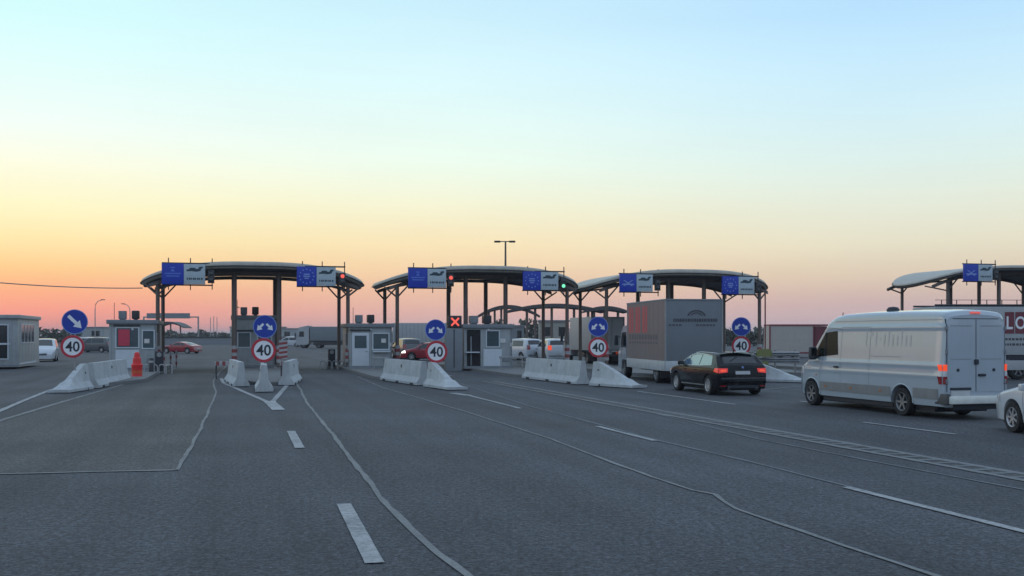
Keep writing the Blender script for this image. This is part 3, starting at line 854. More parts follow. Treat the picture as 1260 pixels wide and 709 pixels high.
# red plastic delineator with hose-like neck
P = G(168.5, 467)
root = empty('plastic_post', P, YAW, 'bright red plastic traffic post at the left, in front of the poster cabin', 'traffic post')
MB().lathe([(.0, .0), (.0, .34), (.08, .34), (.12, .24), (.20, .22), (.55, .225), (.60, .25), (.66, .25), (.70, .19), (.95, .17), (1.0, .13), (1.18, .11), (1.22, .06), (1.22, 0)], 'z', (0,0,0), 24).build('body', M['plastic_red'], root)
MB().lathe([(.28, .232), (.40, .233)], 'z', n=24).build('band', M['orange'], root)
P = G(186, 461)
root = empty('bollard', P, YAW, 'short black bollard right of the red plastic post', 'bollard')
MB().lathe([(0, 0), (0, .16), (.06, .16), (.08, .12), (.75, .12), (.82, .08), (.84, 0)], 'z', n=18).build('body', M['darksteel'], root)
MB().lathe([(.6, .124), (.7, .124)], 'z', n=18).build('band', M['hazard_white'], root)

# barrier-arm machines beside the cabins
def boom(px, Z, label, flip=1, arm=True, red=False):
    P = PZ(px, Z)
    root = empty('barrier_machine', (P.x, P.y, 0), YAW, label, 'barrier machine', 'barrier machines beside the lanes')
    MB().box(-.2, .2, -.16, .16, .14, 1.15, bv=.03).build('cabinet', M['black'] if not red else M['hazard_red'], root)
    MB().box(-.27, .27, -.22, .22, 0, .14, bv=.02).build('base', M['kerb'], root)
    hb = MB().lathe([(-.22, 0), (-.22, .12), (-.16, .12)], 'y', (0, 0, .98), 16).build('hub', M['galv'], root)
    if arm:
        a = MB().box(-.035, .035, -.22, -.18, 1.0, 3.1, bv=.01).build('arm', M['hazard_white'], root)
        for i in range(4): MB().box(-.037, .037, -.222, -.178, 1.2+.5*i, 1.42+.5*i).build('red_band', M['hazard_red'], a, smooth=0)
    # hooped guard rails
    for i, x in enumerate((-.55, -.2, .15, .5)):
        pts = [(x-.14, -.5, 0), (x-.14, -.5, .35)] + [(x-.14*math.cos(t), -.5, .35+.14*math.sin(t)) for t in [math.pi*j/8 for j in range(1, 8)]] + [(x+.14, -.5, .35), (x+.14, -.5, 0)]
        MB().tube(pts, .03, 8).build('guard_hoop', M['hazard_white'], root)
    return root
boom(408, 62.0, 'black barrier machine with white hoops, left of the door-and-shelf cabin', arm=False)
boom(196, 54.0, 'black barrier machine with white hoops in front of the poster cabin', arm=False)
# person beside the poster cabin is unclear in the photo; a rail with striped stakes stands there
for i, (px, Z) in enumerate(((202, 57), (210, 60), (217, 63))):
    P = PZ(px, Z)
    s = MB().tube([(0,0,0), (0,0,1.05)], .05, 10); 
    root = empty('marker_stake', (P.x, P.y, 0), YAW, ['front marker stake, nearest the barrier machine', 'middle marker stake along the left island', 'rear marker stake, nearest the red sports car'][i], 'marker stake', 'striped stakes along the left island')
    s.build('stake', M['hazard_white'], root)
    for z in (.2, .6): MB().tube([(0,0,z), (0,0,z+.2)], .056, 10).build('red_band', M['hazard_red'], root)

# ---------------------------------------------------------------- vehicles
def interp(cp, x):
    if x <= cp[0][0]: return cp[0][1]
    for (a, b), (c, d) in zip(cp, cp[1:]):
        if x <= c: return b + (d-b)*(x-a)/(c-a) if c > a else d
    return cp[-1][1]
def smoothf(cp, w):
    def f(x):
        s = 0
        for k in range(-3, 4): s += interp(cp, x + w*k/3)
        return s/7
    return f

class Car:
    """body surface given by a roofline top(y), a plan width P(y) and a section S(z)"""
    def __init__(s, top, plan, sect, wheels, zb=.3, wr=.33, rr=.12, crown=.04, sm=.05, ar=None, ssm=.04):
        s.topf, s.P, s.S = smoothf(top, sm), smoothf(plan, .03), smoothf(sect, ssm)
        s.L, s.wheels, s.zb, s.wr, s.rr, s.crown = top[-1][0], wheels, zb, wr, rr, crown
        s.ar = ar or wr + .07
    def bot(s, y):
        z = s.zb
        for yc in s.wheels:
            d = abs(y-yc)
            if d < s.ar: z = max(z, s.wr + math.sqrt(s.ar**2 - d*d))
        return z
    def half(s, y, z): return s.P(y)*s.S(z)
    def side(s, y, z):
        zt = s.topf(y); zs = zt - s.crown - s.rr
        if z <= zs: return s.half(y, z)
        q = min(1, (z-zs)/s.rr)
        return s.half(y, zs) - s.rr*(1 - math.sqrt(max(0, 1-q*q)))
    def roof(s, y, x):
        zt = s.topf(y); zs = zt - s.crown - s.rr; w = s.half(y, zs); x = abs(x)
        if x <= w - s.rr: return zt - s.crown*(x/max(.01, w-s.rr))**2
        q = min(1, (x-(w-s.rr))/s.rr)
        return zs + s.rr*math.sqrt(max(0, 1-q*q))
    def inside(s, x, y, z):
        return z <= s.roof(y, x) and abs(x) <= s.side(y, z) + 1e-6
    def end_y(s, x, z, front=False):
        y = s.L if front else 0.0; st = -.01 if front else .01
        for i in range(150):
            if s.inside(x, y, z): break
            y += st
        return y
    def body(s, name, m, parent, nz=12):
        ys = {round(s.L*i/90, 4) for i in range(91)}
        for yc in s.wheels:
            for k in range(25): ys.add(round(yc - s.ar*math.cos(math.pi*k/24), 4))
            ys.add(round(yc-s.ar-.004, 4)); ys.add(round(yc+s.ar+.004, 4))
        for e in (.01, .02, .03, .045, .06, .08, .1): ys.add(e); ys.add(round(s.L-e, 4))
        ys = sorted(y for y in ys if 0 <= y <= s.L)
        vs, fs = [], []
        NA, NR = 6, 6
        for y in ys:
            zt = s.topf(y); zs = zt - s.crown - s.rr; zb = min(s.bot(y), zs-.02)
            ring = []
            x0 = s.half(y, zb)
            ring.append((max(.02, x0-.22), zb + (.0 if zb > s.zb+.01 else -.0)))
            ring.append((x0-.02, zb))
            for i in range(nz+1):
                z = zb + .015 + (zs-zb-.015)*i/nz; ring.append((s.half(y, z), z))
            w = s.half(y, zs)
            for i in range(1, NA+1):
                t = math.pi/2*i/NA; ring.append((w - s.rr*(1-math.cos(t)), zs + s.rr*math.sin(t)))
            for i in range(1, NR+1):
                x = (w-s.rr)*(1-i/NR); ring.append((x, s.roof(y, x)))
            full = [(x, z) for x, z in ring] + [(-x, z) for x, z in reversed(ring[:-1])]
            n = len(full)
            vs += [(x, y, z) for x, z in full]
        for i in range(len(ys)-1):
            for k in range(n-1): fs.append((i*n+k, i*n+k+1, (i+1)*n+k+1, (i+1)*n+k))
            fs.append((i*n+n-1, i*n, (i+1)*n, (i+1)*n+n-1))
        fs.append(tuple(range(n))); fs.append(tuple((len(ys)-1)*n+k for k in reversed(range(n))))
        o = MB().add(vs, fs).build(name, m, parent, smooth=40)
        return o
    # patches lying on the skin --------------------------------------------------
    def patch(s, kind, q, name, m, parent, eps=.006, n=(10, 6), sgn=1, thick=0):
        """q: 4 corners in (y,z) for 'side', (x,y) for 'top', (x,z) for 'rear'/'front'"""
        nu, nv = n; vs, fs = [], []
        for i in range(nu+1):
            for j in range(nv+1):
                u, v = i/nu, j/nv
                a = [(1-u)*(1-v)*q[0][k] + u*(1-v)*q[1][k] + u*v*q[2][k] + (1-u)*v*q[3][k] for k in (0, 1)]
                if kind == 'side': p = (sgn*(s.side(a[0], a[1])+eps), a[0], a[1])
                elif kind == 'top': p = (a[0], a[1], s.roof(a[1], a[0])+eps)
                elif kind == 'rear': p = (a[0], s.end_y(a[0], a[1])-eps, a[1])
                else: p = (a[0], s.end_y(a[0], a[1], True)+eps, a[1])
                vs.append(p)
        for i in range(nu):
            for j in range(nv):
                fs.append((i*(nv+1)+j, (i+1)*(nv+1)+j, (i+1)*(nv+1)+j+1, i*(nv+1)+j+1))
        return MB().add(vs, fs).build(name, m, parent, smooth=60)
    def seam(s, pts, m, parent, w=.012, sgn=1, eps=.003, name='seam'):
        b = MB()
        pts = [Vector(p) for p in pts]; P = []
        for a, c in zip(pts, pts[1:]):
            n = max(1, int((c-a).length/.08))
            for i in range(n): P.append(a.lerp(c, i/n))
        P.append(pts[-1]); vs = []
        for i, p in enumerate(P):
            d = (P[min(i+1, len(P)-1)] - P[max(i-1, 0)]).normalized(); nn = Vector((-d.y, d.x))*w/2
            for q in (p+nn, p-nn): vs.append((sgn*(s.side(q.x, q.y)+eps), q.x, q.y))
        b.add(vs, [(2*i, 2*i+1, 2*i+3, 2*i+2) for i in range(len(P)-1)])
        return b

def wheel(parent, x, y, r, w, sgn, rimm, spokes=7, low=False):
    n = 20 if low else 40
    tyre = MB().lathe([(-w/2, r*.64), (-w/2, r*.93), (-w*.36, r), (w*.36, r), (w/2, r*.93), (w/2, r*.64)], 'x', (0,0,0), n)
    root = tyre.build('wheel', M['rubber'], parent, smooth=40); root.location = (x, y, r)
    o = w/2*sgn
    rim = MB().lathe([(o*.98, r*.66), (o*1.03, r*.64), (o*.9, r*.60), (o*.5, r*.58)], 'x', (0,0,0), n)
    rim.lathe([(o*.80, 0), (o*.80, r*.10), (o*.70, r*.14)], 'x', (0,0,0), 16)
    for k in range(spokes):
        a = 2*math.pi*k/spokes
        c, s_ = math.cos(a), math.sin(a)
        q = []
        for rad, hw in ((r*.08, r*.085), (r*.62, r*.055)):
            for e in (-1, 1): q.append((rad*c - e*hw*s_, rad*s_ + e*hw*c))
        vs = [(o*.86, *q[0]), (o*.86, *q[1]), (o*.93, *q[3]), (o*.93, *q[2]), (o*.6, *q[0]), (o*.6, *q[1]), (o*.7, *q[3]), (o*.7, *q[2])]
        rim.add(vs, [(0,1,2,3), (0,4,5,1), (2,6,7,3), (0,3,7,4), (1,5,6,2)])
    rim.build('rim', rimm, root, smooth=35)
    MB().lathe([(o*.45, 0), (o*.45, r*.6)], 'x', (0,0,0), n).build('brake', M['black'], root, smooth=0)
    return root

def place(root, rot, local, world_pt):
    c, s_ = math.cos(rot), math.sin(rot)
    root.location = (world_pt[0] - (local[0]*c - local[1]*s_), world_pt[1] - (local[0]*s_ + local[1]*c), 0)
    root.rotation_euler = (0, 0, rot)

def under(car, root, wv, m='black'):
    b = MB().box(-wv, wv, .35, car.L-.35, car.zb-.06, car.zb+.12)
    b.box(-wv+.04, wv-.04, .5, car.L-.5, .155, car.zb-.05)  # lower box added to deepen the contact shade under the body
    b.build('underbody', M[m], root, smooth=0)

# ---- tall white panel van (the largest vehicle) ----
def white_van():
    root = empty('panel_van', (0,0,0), 0, 'long high-roofed white panel van with tail lamps lit', 'van')
    top = [(0,2.44),(.03,2.54),(.10,2.585),(.5,2.61),(1.5,2.63),(3.2,2.63),(4.2,2.60),(4.55,2.55),(4.8,2.44),(5.05,2.20),(5.72,1.44),(5.86,1.33),(6.2,1.19),(6.38,1.05),(6.50,.84),(6.55,.70)]
    plan = [(0,.865),(.03,.905),(.08,.925),(.2,.938),(5.0,.94),(5.6,.93),(5.95,.905),(6.2,.86),(6.4,.77),(6.5,.68),(6.55,.60)]
    sect = [(.28,.965),(.45,.985),(.62,1.0),(.95,1.0),(1.00,1.010),(1.04,1.010),(1.09,.998),(1.20,.994),(1.24,1.002),(1.28,1.002),(1.34,.984),(1.7,.955),(2.10,.918),(2.15,.926),(2.20,.926),(2.27,.898),(2.4,.885),(2.65,.85)]
    W = (1.50, 5.60)
    c = Car(top, plan, sect, W, ssm=.014, zb=.30, wr=.345, rr=.14, crown=.05, ar=.43)
    c.body('body', M['van_white'], root, 72)
    under(c, root, .78)
    MB().box(-.84, .84, 1.98, 5.1, .19, .34).build('chassis', M['black'], root, smooth=0)  # kept low and wide to deepen the shade under the van
    # ground reflection painted as a lower grey band, grooves, seams (on both sides)
    for s in (-1, 1):
        c.patch('side', [(1.95,.46),(5.15,.46),(5.15,.70),(1.95,.70)], 'side_moulding', M['van_skirt'], root, .014, (30,2), s)
        c.patch('side', [(.14,.48),(1.05,.48),(1.05,.72),(.14,.72)], 'side_moulding', M['van_skirt'], root, .014, (8,2), s)
        gr = c.seam([(.12,2.36),(4.5,2.36)], None, None, .02, s)
        for q in ([(.3,1.10),(4.7,1.10)],):
            g2 = c.seam(q, None, None, .014, s); gr.add(g2.v, g2.f)
        gr.build('pressed_line', M['seamgrey'], root, smooth=0)
        dr = c.seam([(5.15,.42),(5.15,.95),(5.02,1.3),(4.98,2.1)], None, None, .014, s)
        for q in ([(4.15,.42),(4.15,2.15)], [(4.15,2.15),(5.0,2.2)], [(2.85,.42),(2.85,2.2),(4.15,2.2)], [(1.5,1.45),(2.85,1.45)]):
            g2 = c.seam(q, None, None, .012, s); dr.add(g2.v, g2.f)
        dd = dr.build('door_seam', M['cabin_dark'], root, smooth=0)
        MB().box(s*(c.side(4.3,1.12)+.03)-.02, s*(c.side(4.3,1.12)+.03)+.02, 4.22, 4.42, 1.10, 1.15, bv=.012).build('door_handle', M['black'], root)
        c.patch('side', [(3.72,.78),(3.92,.78),(3.92,.98),(3.72,.98)], 'fuel_flap', M['seamgrey'], root, .004, (3,3), s) if s > 0 else None
        for yy in (2.3, 3.6, 4.8): c.patch('side', [(yy,.56),(yy+.10,.56),(yy+.10,.60),(yy,.60)], 'side_marker', M['amber'], root, .02, (2,2), s)
        # cab door glass
        g = c.patch('side', [(4.28,1.46),(5.50,1.36),(4.94,2.06),(4.38,2.10)], 'side_window', M['vanglass'], root, .008, (12,8), s)
        c.patch('side', [(5.50,1.36),(5.57,1.33),(5.00,2.10),(4.94,2.06)], 'window_pillar', M['van_white'], root, .010, (6,2), s)
        MB().tube([(s*(c.side(4.9,1.42)+.014), 4.9, 1.43), (s*(c.side(4.9,2.05)+.014), 4.9, 2.05)], .012, 6).build('window_divider', M['black'], g)
        # mirror
        mx = s*(c.side(5.2,1.5)+.17)
        mi = MB().box(mx-.10, mx+.10, 5.20, 5.36, 1.30, 1.66, bv=.05).build('mirror', M['black'], root)
        MB().box(min(s*.82,mx), max(s*.82,mx), 5.25, 5.31, 1.34, 1.42).build('mirror_arm', M['black'], mi)
        MB().box(mx-.08, mx+.08, 5.195, 5.203, 1.34, 1.62).build('mirror_glass', M['glass'], mi, smooth=0)
        # head lamps
        c.patch('side', [(5.96,.92),(6.38,.84),(6.34,1.02),(6.02,1.14)], 'headlight', M['lens'], root, .008, (6,4), s)
        c.patch('side', [(5.30,.86),(5.36,.86),(5.36,.90),(5.30,.90)], 'indicator', M['amber'], root, .008, (2,2), s)
        for y in W: wheel(root, s*(.82), y, .345, .235, s, M['steelrim'], 6)
        # wheel-arch liners and lips
        for y in W:
            pts = [(s*(c.side(y+ .44*math.cos(t), .5)+.004), y+.44*math.cos(t), .345+.44*math.sin(t)) for t in [math.pi*i/16 for i in range(17)]]
            MB().tube(pts, .018, 6).build('arch_lip', M['van_white'], root)
        MB().box(s*.55-.12, s*.55+.12, W[0]-.42, W[0]+.42, .32, .80).build('wheel_housing', M['black'], root, smooth=0)
        MB().box(s*.55-.12, s*.55+.12, W[1]-.42, W[1]+.42, .32, .80).build('wheel_housing', M['black'], root, smooth=0)
    # faint faded lettering strokes on the left side, up high
    k = None
    y = 3.05
    for i, (w_, z0, z1) in enumerate(((.05,1.72,2.10),(.13,1.98,2.06),(.05,1.72,2.06),(.05,1.86,1.92),(.06,1.72,2.0),(.05,1.72,2.10),(.06,1.72,2.0),(.05,1.72,1.98),(.05,1.72,2.1),(.06,1.72,1.98),(.05,1.72,1.98))):
        o = c.patch('side', [(y,z0),(y-w_,z0),(y-w_,z1),(y,z1)], 'faded_letter', M['fadel'], root, .004, (2,3), -1)
        y -= w_ + .12
    # windscreen, bonnet
    c.patch('top', [(-.66,5.60),(.66,5.60),(.60,5.02),(-.60,5.02)], 'windscreen', M['glass'], root, .008, (8,8))
    c.patch('front', [(-.42,.72),(.42,.72),(.40,.92),(-.40,.92)], 'grille', M['black'], root, .01, (6,3))
    c.patch('front', [(-.6,.38),(.6,.38),(.6,.58),(-.6,.58)], 'bumper_intake', M['van_skirt'], root, .01, (6,3))
    # rear: doors, seams, handles, bumper
    def rl(x0, x1, z0, z1, name, m, eps=.006, n=(4,8)): return c.patch('rear', [(x0,z0),(x1,z0),(x1,z1),(x0,z1)], name, m, root, eps, n)
    for s in (-1, 1):
        d = rl(min(s*.012, s*.79), max(s*.012, s*.79), .66, 2.36, 'rear_door', M['van_white'], .012, (4,24))
        dz = rl(s*.42-.30, s*.42+.30, 2.20, 2.215, 'pressed_line', M['cabin_dark'], .016, (2,1))
        rl(s*.42-.30, s*.42+.30, 1.42, 1.432, 'pressed_line', M['cabin_dark'], .016, (2,1))
        for z in (.9, 1.6, 2.15): MB().box(s*.815-.03, s*.815+.03, -.035, .02, z-.05, z+.05, bv=.01).build('hinge', M['cabin_dark'], root)
        MB().lathe([(-.03,0),(-.03,.035),(-.005,.04)], 'y', (s*.50,0,1.17), 14).build('door_stop', M['black'], root)
        # vertical lamp clusters wrapping the corner
        zs = [(.84,1.02,'tail_dim'), (1.02,1.15,'lens'), (1.15,1.30,'tail_on' if s < 0 else 'tail_on')]
        tl = None
        for z0, z1, mm in zs:
            xo = .895
            o = c.patch('rear', [(s*.80,z0),(s*xo,z0),(s*xo,z1),(s*.80,z1)], 'tail_light', M[mm], root, .02, (5,4))
            c.patch('side', [(.03,z0),(.11,z0),(.15,z1),(.03,z1)], 'tail_light', M[mm], root, .012, (3,3), s)
    rl(-.006, .006, .66, 2.36, 'door_gap', M['black'], .014, (1,20))
    rl(-.82, .82, 2.37, 2.385, 'door_gap', M['black'], .010, (8,1))
    for s in (-1,1): rl(s*.808-.007, s*.808+.007, .66, 2.37, 'door_gap', M['black'], .013, (1,20))
    MB().box(-.05, .05, -.06, 0, 1.30, 1.42, bv=.015).build('door_lock', M['black'], root)
    MB().box(.06, .26, -.05, 0, 1.02, 1.08, bv=.015).build('door_handle', M['black'], root)
    MB().box(-.72, -.14, -.035, 0, .70, .76, bv=.01).build('plate_lamp', M['black'], root)
    pl = MB().box(-.69, -.17, -.022, -.004, .56, .69, bv=.004).build('licence_plate', M['plate'], root)
    vs, fs = text_mesh('II 0', .01) if False else ([], [])
    bp = MB().box(-.86, .86, -.19, .06, .38, .57, bv=.035).build('rear_bumper', M['bumperw'], root)
    MB().box(-.80, .80, -.172, -.165, .40, .45).build('bumper_step', M['van_skirt'], bp, smooth=0)
    for s in (-1,1): MB().box(s*.86-.06, s*.86+.06, -.16, .30, .36, .62, bv=.03).build('bumper_end', M['bumperend'], bp)
    MB().box(-.62, .62, -.02, .3, .24, .36).build('rear_beam', M['black'], root)
    MB().box(-.13, .13, -.02, .06, 2.50, 2.545, bv=.012).build('brake_light', M['brake3'], root)
    MB().lathe([(0, .17), (.05, .16), (.10, .12), (.12, 0)], 'z', (-.1, 3.0, 2.62), 24).build('roof_vent', M['black'], root)
    MB().tube([(-.35,5.0,2.28),(-.35,4.9,2.62)], .012, 6).build('antenna', M['black'], root)
    place(root, R(15.8), (-.93, W[0]), (479.5/F*26.1, 26.1))
white_van()

# ---- black estate car ----
def estate():
    root = empty('estate_car', (0,0,0), 0, 'black estate car with tail lamps lit behind the tarpaulin truck', 'car')
    top = [(0,.66),(.012,.80),(.03,.93),(.07,1.0),(.14,1.04),(.46,1.335),(.58,1.385),(.9,1.41),(1.6,1.425),(2.2,1.41),(2.55,1.36),(2.9,1.22),(3.38,.985),(3.6,.955),(4.0,.88),(4.3,.78),(4.45,.66),(4.52,.52)]
    plan = [(0,.80),(.02,.835),(.06,.865),(.15,.885),(.4,.905),(3.6,.905),(4.0,.89),(4.25,.85),(4.4,.78),(4.5,.66),(4.52,.6)]
    sect = [(.2,.93),(.3,.965),(.5,.995),(.7,1.0),(.86,.985),(.96,.955),(1.0,.93),(1.36,.76),(1.45,.70)]
    W = (.78, 3.54)
    c = Car(top, plan, sect, W, zb=.22, wr=.325, rr=.07, crown=.03, ar=.37, sm=.035)
    c.body('body', M['car_black'], root, 16)
    under(c, root, .72)
    for s in (-1, 1):
        # side glass: door windows and rear quarter
        c.patch('side', [(1.62,.975),(2.52,.965),(2.50,1.30),(1.62,1.335)], 'side_window', M['clear'], root, .006, (10,6), s)
        c.patch('side', [(2.56,.965),(3.22,.955),(2.72,1.20),(2.54,1.29)], 'side_window', M['clear'], root, .006, (8,6), s)
        c.patch('side', [(.62,1.02),(1.56,.98),(1.56,1.335),(.80,1.30)], 'side_window', M['clear'], root, .006, (10,6), s)
        tr = c.seam([(.60,1.005),(1.6,.965),(3.26,.94)], None, None, .018, s, .010)
        g2 = c.seam([(.60,1.005),(.78,1.315),(1.6,1.352),(2.4,1.335),(2.75,1.22),(3.26,.945)], None, None, .014, s, .009); tr.add(g2.v, g2.f)
        tr.build('window_trim', M['chrome'], root, smooth=0)
        dr = c.seam([(2.54,.30),(2.54,.96)], None, None, .01, s)
        for q in ([(1.60,.96),(1.55,.62),(1.20,.42)], [(3.20,.94),(3.16,.30)], [(1.25,.30),(3.16,.30)]):
            g2 = c.seam(q, None, None, .01, s); dr.add(g2.v, g2.f)
        dr.build('door_seam', M['black'], root, smooth=0)
        for y in (1.75, 2.66):
            xx = s*(c.side(y,.82)+.02); MB().box(xx-.015, xx+.015, y, y+.2, .80, .83, bv=.01).build('door_handle', M['car_black'], root)
        c.patch('side', [(.95,.30),(3.1,.30),(3.1,.34),(.95,.34)], 'sill', M['van_skirt'], root, .01, (20,2), s)
        mx = s*(c.side(3.0,.98)+.10)
        mi = MB().box(mx-.10, mx+.10, 2.92, 3.05, .95, 1.09, bv=.035).build('mirror', M['car_black'], root)
        MB().box(mx-.08, mx+.08, 2.913, 2.921, .97, 1.07).build('mirror_glass', M['glass'], mi, smooth=0)
        MB().tube([(s*(c.side(y,1.36)-.04), y, c.topf(y)-.015) for y in (.62,.8,1.2,1.8,2.3)], .016, 6).build('roof_rail', M['chrome'], root)
        # L-shaped tail lamp, lit
        c.patch('rear', [(s*.54,.77),(s*.835,.74),(s*.835,.90),(s*.52,.90)], 'tail_light', M['tail'], root, .012, (10,4))
        c.patch('rear', [(s*.60,.80),(s*.78,.795),(s*.78,.85),(s*.60,.855)], 'lamp_strip', M['tail_on'], root, .016, (8,2))
        c.patch('side', [(.03,.745),(.32,.79),(.26,.90),(.05,.91)], 'tail_light', M['tail'], root, .012, (6,4), s)
        c.patch('rear', [(s*.60,.30),(s*.80,.30),(s*.80,.345),(s*.60,.345)], 'reflector', M['tail_dim'], root, .012, (4,2))
        c.patch('side', [(4.02,.62),(4.38,.60),(4.34,.72),(4.06,.80)], 'headlight', M['lens'], root, .008, (6,4), s)
        for y in W:
            wheel(root, s*(.79), y, .325, .225, s, M['rim'], 10)
            MB().box(s*.52-.1, s*.52+.1, y-.36, y+.36, .25, .68).build('wheel_housing', M['black'], root, smooth=0)
        MB().lathe([(-.06,.038),(-.06,.03),(.1,.03)], 'y', (s*.5-.02 if s < 0 else .46, 0, .24), 14).build('exhaust', M['chrome'], root)
    # hatch glass, spoiler, plate, bumper crease
    c.patch('top', [(-.60,.16),(.60,.16),(.545,.455),(-.545,.455)], 'rear_window', M['glass'], root, .008, (10,6))
    MB().box(-.56, .56, .40, .60, 1.385, 1.41, bv=.01).build('roof_spoiler', M['car_black'], root)
    MB().tube([(0,.40,1.30),(-.34,.22,1.13)], .012, 6).build('rear_wiper', M['black'], root)
    pl = c.patch('rear', [(-.26,.70),(.26,.70),(.26,.81),(-.26,.81)], 'licence_plate', M['plate'], root, .016, (2,2))
    MB().lathe([(-.02,0),(-.02,.035),(0,.037)], 'y', (0, .025, .93), 16).build('badge', M['blue_mark'], root)
    c.patch('rear', [(-.30,.835),(.30,.835),(.30,.85),(-.30,.85)], 'plate_trim', M['black'], root, .014, (4,1))
    bp = MB().prism([(-.045,.42),(-.06,.52),(-.03,.585),(.05,.60),(.05,.40)], -.80, .80, plane='yz').build('rear_bumper', M['car_black'], root, smooth=40)
    MB().box(-.78, .78, -.058, -.045, .575, .585).build('bumper_line', M['chrome'], bp, smooth=0)
    MB().box(-.55, .55, -.03, .05, .24, .34, bv=.02).build('diffuser', M['black'], root)
    c.patch('top', [(-.62,3.30),(.62,3.30),(.52,2.64),(-.52,2.64)], 'windscreen', M['glass'], root, .006, (8,8))
    vs = MB().tube([(0,.75,1.41),(0,.66,1.50)], .02, 8).build('antenna', M['car_black'], root)
    place(root, R(13.2), (-.90, W[0]), (240.7/F*35.2, 35.2))
estate()

# ---- generic saloon / hatch / small van for the rest ----
def car(kind, m, label, rot, local, wp, name='parked_car', cat='car', lit=False, group=None, front_lit=False, scale=1.0, rimm='rim'):
    root = empty(name, (0,0,0), 0, label, cat, group)
    if kind == 'saloon':
        top = [(0,.60),(.02,.82),(.06,.93),(.7,.99),(1.15,1.24),(1.45,1.37),(2.1,1.42),(2.6,1.38),(3.3,1.0),(3.5,.95),(4.0,.86),(4.3,.74),(4.42,.6),(4.48,.5)]
        gl = ([(1.0,.96),(2.16,.94),(2.14,1.30),(1.42,1.26)], [(2.2,.94),(3.2,.93),(2.62,1.29),(2.2,1.30)])
        rg = ((.60,.78),(.50,1.36)); ws = ((.62,3.28),(.5,2.66)); W = (.85, 3.50); tz = (.72,.88)
    elif kind == 'minivan':
        top = [(0,.7),(.02,.95),(.08,1.15),(.3,1.60),(.5,1.68),(1.5,1.72),(2.5,1.68),(3.4,1.15),(3.7,1.05),(4.1,.92),(4.35,.72),(4.42,.55)]
        gl = ([(.55,1.10),(2.0,1.08),(2.0,1.55),(.62,1.54)], [(2.08,1.08),(3.2,1.05),(2.55,1.50),(2.08,1.55)])
        rg = ((.62,.12),(.55,.29)); ws = ((.64,3.34),(.54,2.6)); W = (.8, 3.45); tz = (.85,1.2)
    else:
        top = [(0,.5),(.03,.72),(.1,.86),(.5,.92),(1.3,1.20),(1.8,1.26),(2.2,1.23),(2.9,.90),(3.6,.80),(4.1,.66),(4.25,.5)]
        gl = ([(1.0,.88),(1.6,.88),(1.6,1.14),(1.3,1.10)], [(1.66,.88),(2.7,.86),(2.2,1.12),(1.66,1.14)])
        rg = ((.58,.58),(.48,1.22)); ws = ((.6,2.82),(.5,2.25)); W = (.75, 3.35); tz = (.62,.76)
    L = top[-1][0]
    plan = [(0,.76),(.05,.83),(.2,.865),(.5,.875),(L-.9,.875),(L-.4,.84),(L-.15,.76),(L,.62)]
    sect = [(.2,.94),(.5,.995),(.7,1),(.86,.985),(.96,.95),(1.4,.76),(1.7,.70)] if kind != 'minivan' else [(.2,.94),(.5,.995),(.9,1),(1.05,.98),(1.7,.80)]
    c = Car(top, plan, sect, W, zb=.22, wr=.315, rr=.09, crown=.03, ar=.365)
    c.body('body', m, root, 12); under(c, root, .7)
    for s in (-1, 1):
        for q in gl: c.patch('side', q, 'side_window', M['glass'], root, .006, (8,5), s)
        c.patch('rear', [(s*.5,tz[0]),(s*.80,tz[0]),(s*.80,tz[1]),(s*.5,tz[1])], 'tail_light', M['tail_on' if lit else 'tail_dim'], root, .012, (6,3))
        c.patch('side', [(L-.5,.60),(L-.14,.58),(L-.17,.70),(L-.45,.80)], 'headlight', M['lamp_on' if front_lit else 'lens'], root, .01, (6,4), s)
        c.patch('front', [(s*.36,.58),(s*.62,.60),(s*.6,.68),(s*.38,.66)], 'headlight', M['lamp_on' if front_lit else 'lens'], root, .01, (4,3))
        dr = c.seam([(W[1]-.42,.30),(W[1]-.40,.9)], None, None, .01, s)
        for q in ([(2.17,.30),(2.17,.92)], [(1.15,.45),(1.1,.9)]):
            g2 = c.seam(q, None, None, .01, s); dr.add(g2.v, g2.f)
        dr.build('door_seam', M['black'], root, smooth=0)
        mx = s*(c.side(W[1]-.55,.9)+.09)
        MB().box(mx-.09, mx+.09, W[1]-.62, W[1]-.50, .88, 1.02, bv=.03).build('mirror', m, root)
        for y in W: wheel(root, s*.775, y, .315, .2, s, M[rimm], 7, low=True)
    c.patch('top', [(-rg[0][0],rg[0][1]),(rg[0][0],rg[0][1]),(rg[1][0],rg[1][1]),(-rg[1][0],rg[1][1])], 'rear_window', M['glass'], root, .008, (6,5))
    c.patch('top', [(-ws[0][0],ws[0][1]),(ws[0][0],ws[0][1]),(ws[1][0],ws[1][1]),(-ws[1][0],ws[1][1])], 'windscreen', M['glass'], root, .008, (6,5))
    c.patch('rear', [(-.26,.5),(.26,.5),(.26,.61),(-.26,.61)], 'licence_plate', M['plate'], root, .012, (2,2))
    c.patch('front', [(-.3,.48),(.3,.48),(.3,.62),(-.3,.62)], 'grille', M['black'], root, .012, (3,2))
    bs = [c.patch('rear', [(-.74,.34),(.74,.34),(.74,.46),(-.74,.46)], 'rear_bumper', M['van_skirt'], root, .03, (8,2))]
    place(root, rot, local, wp)
    return root
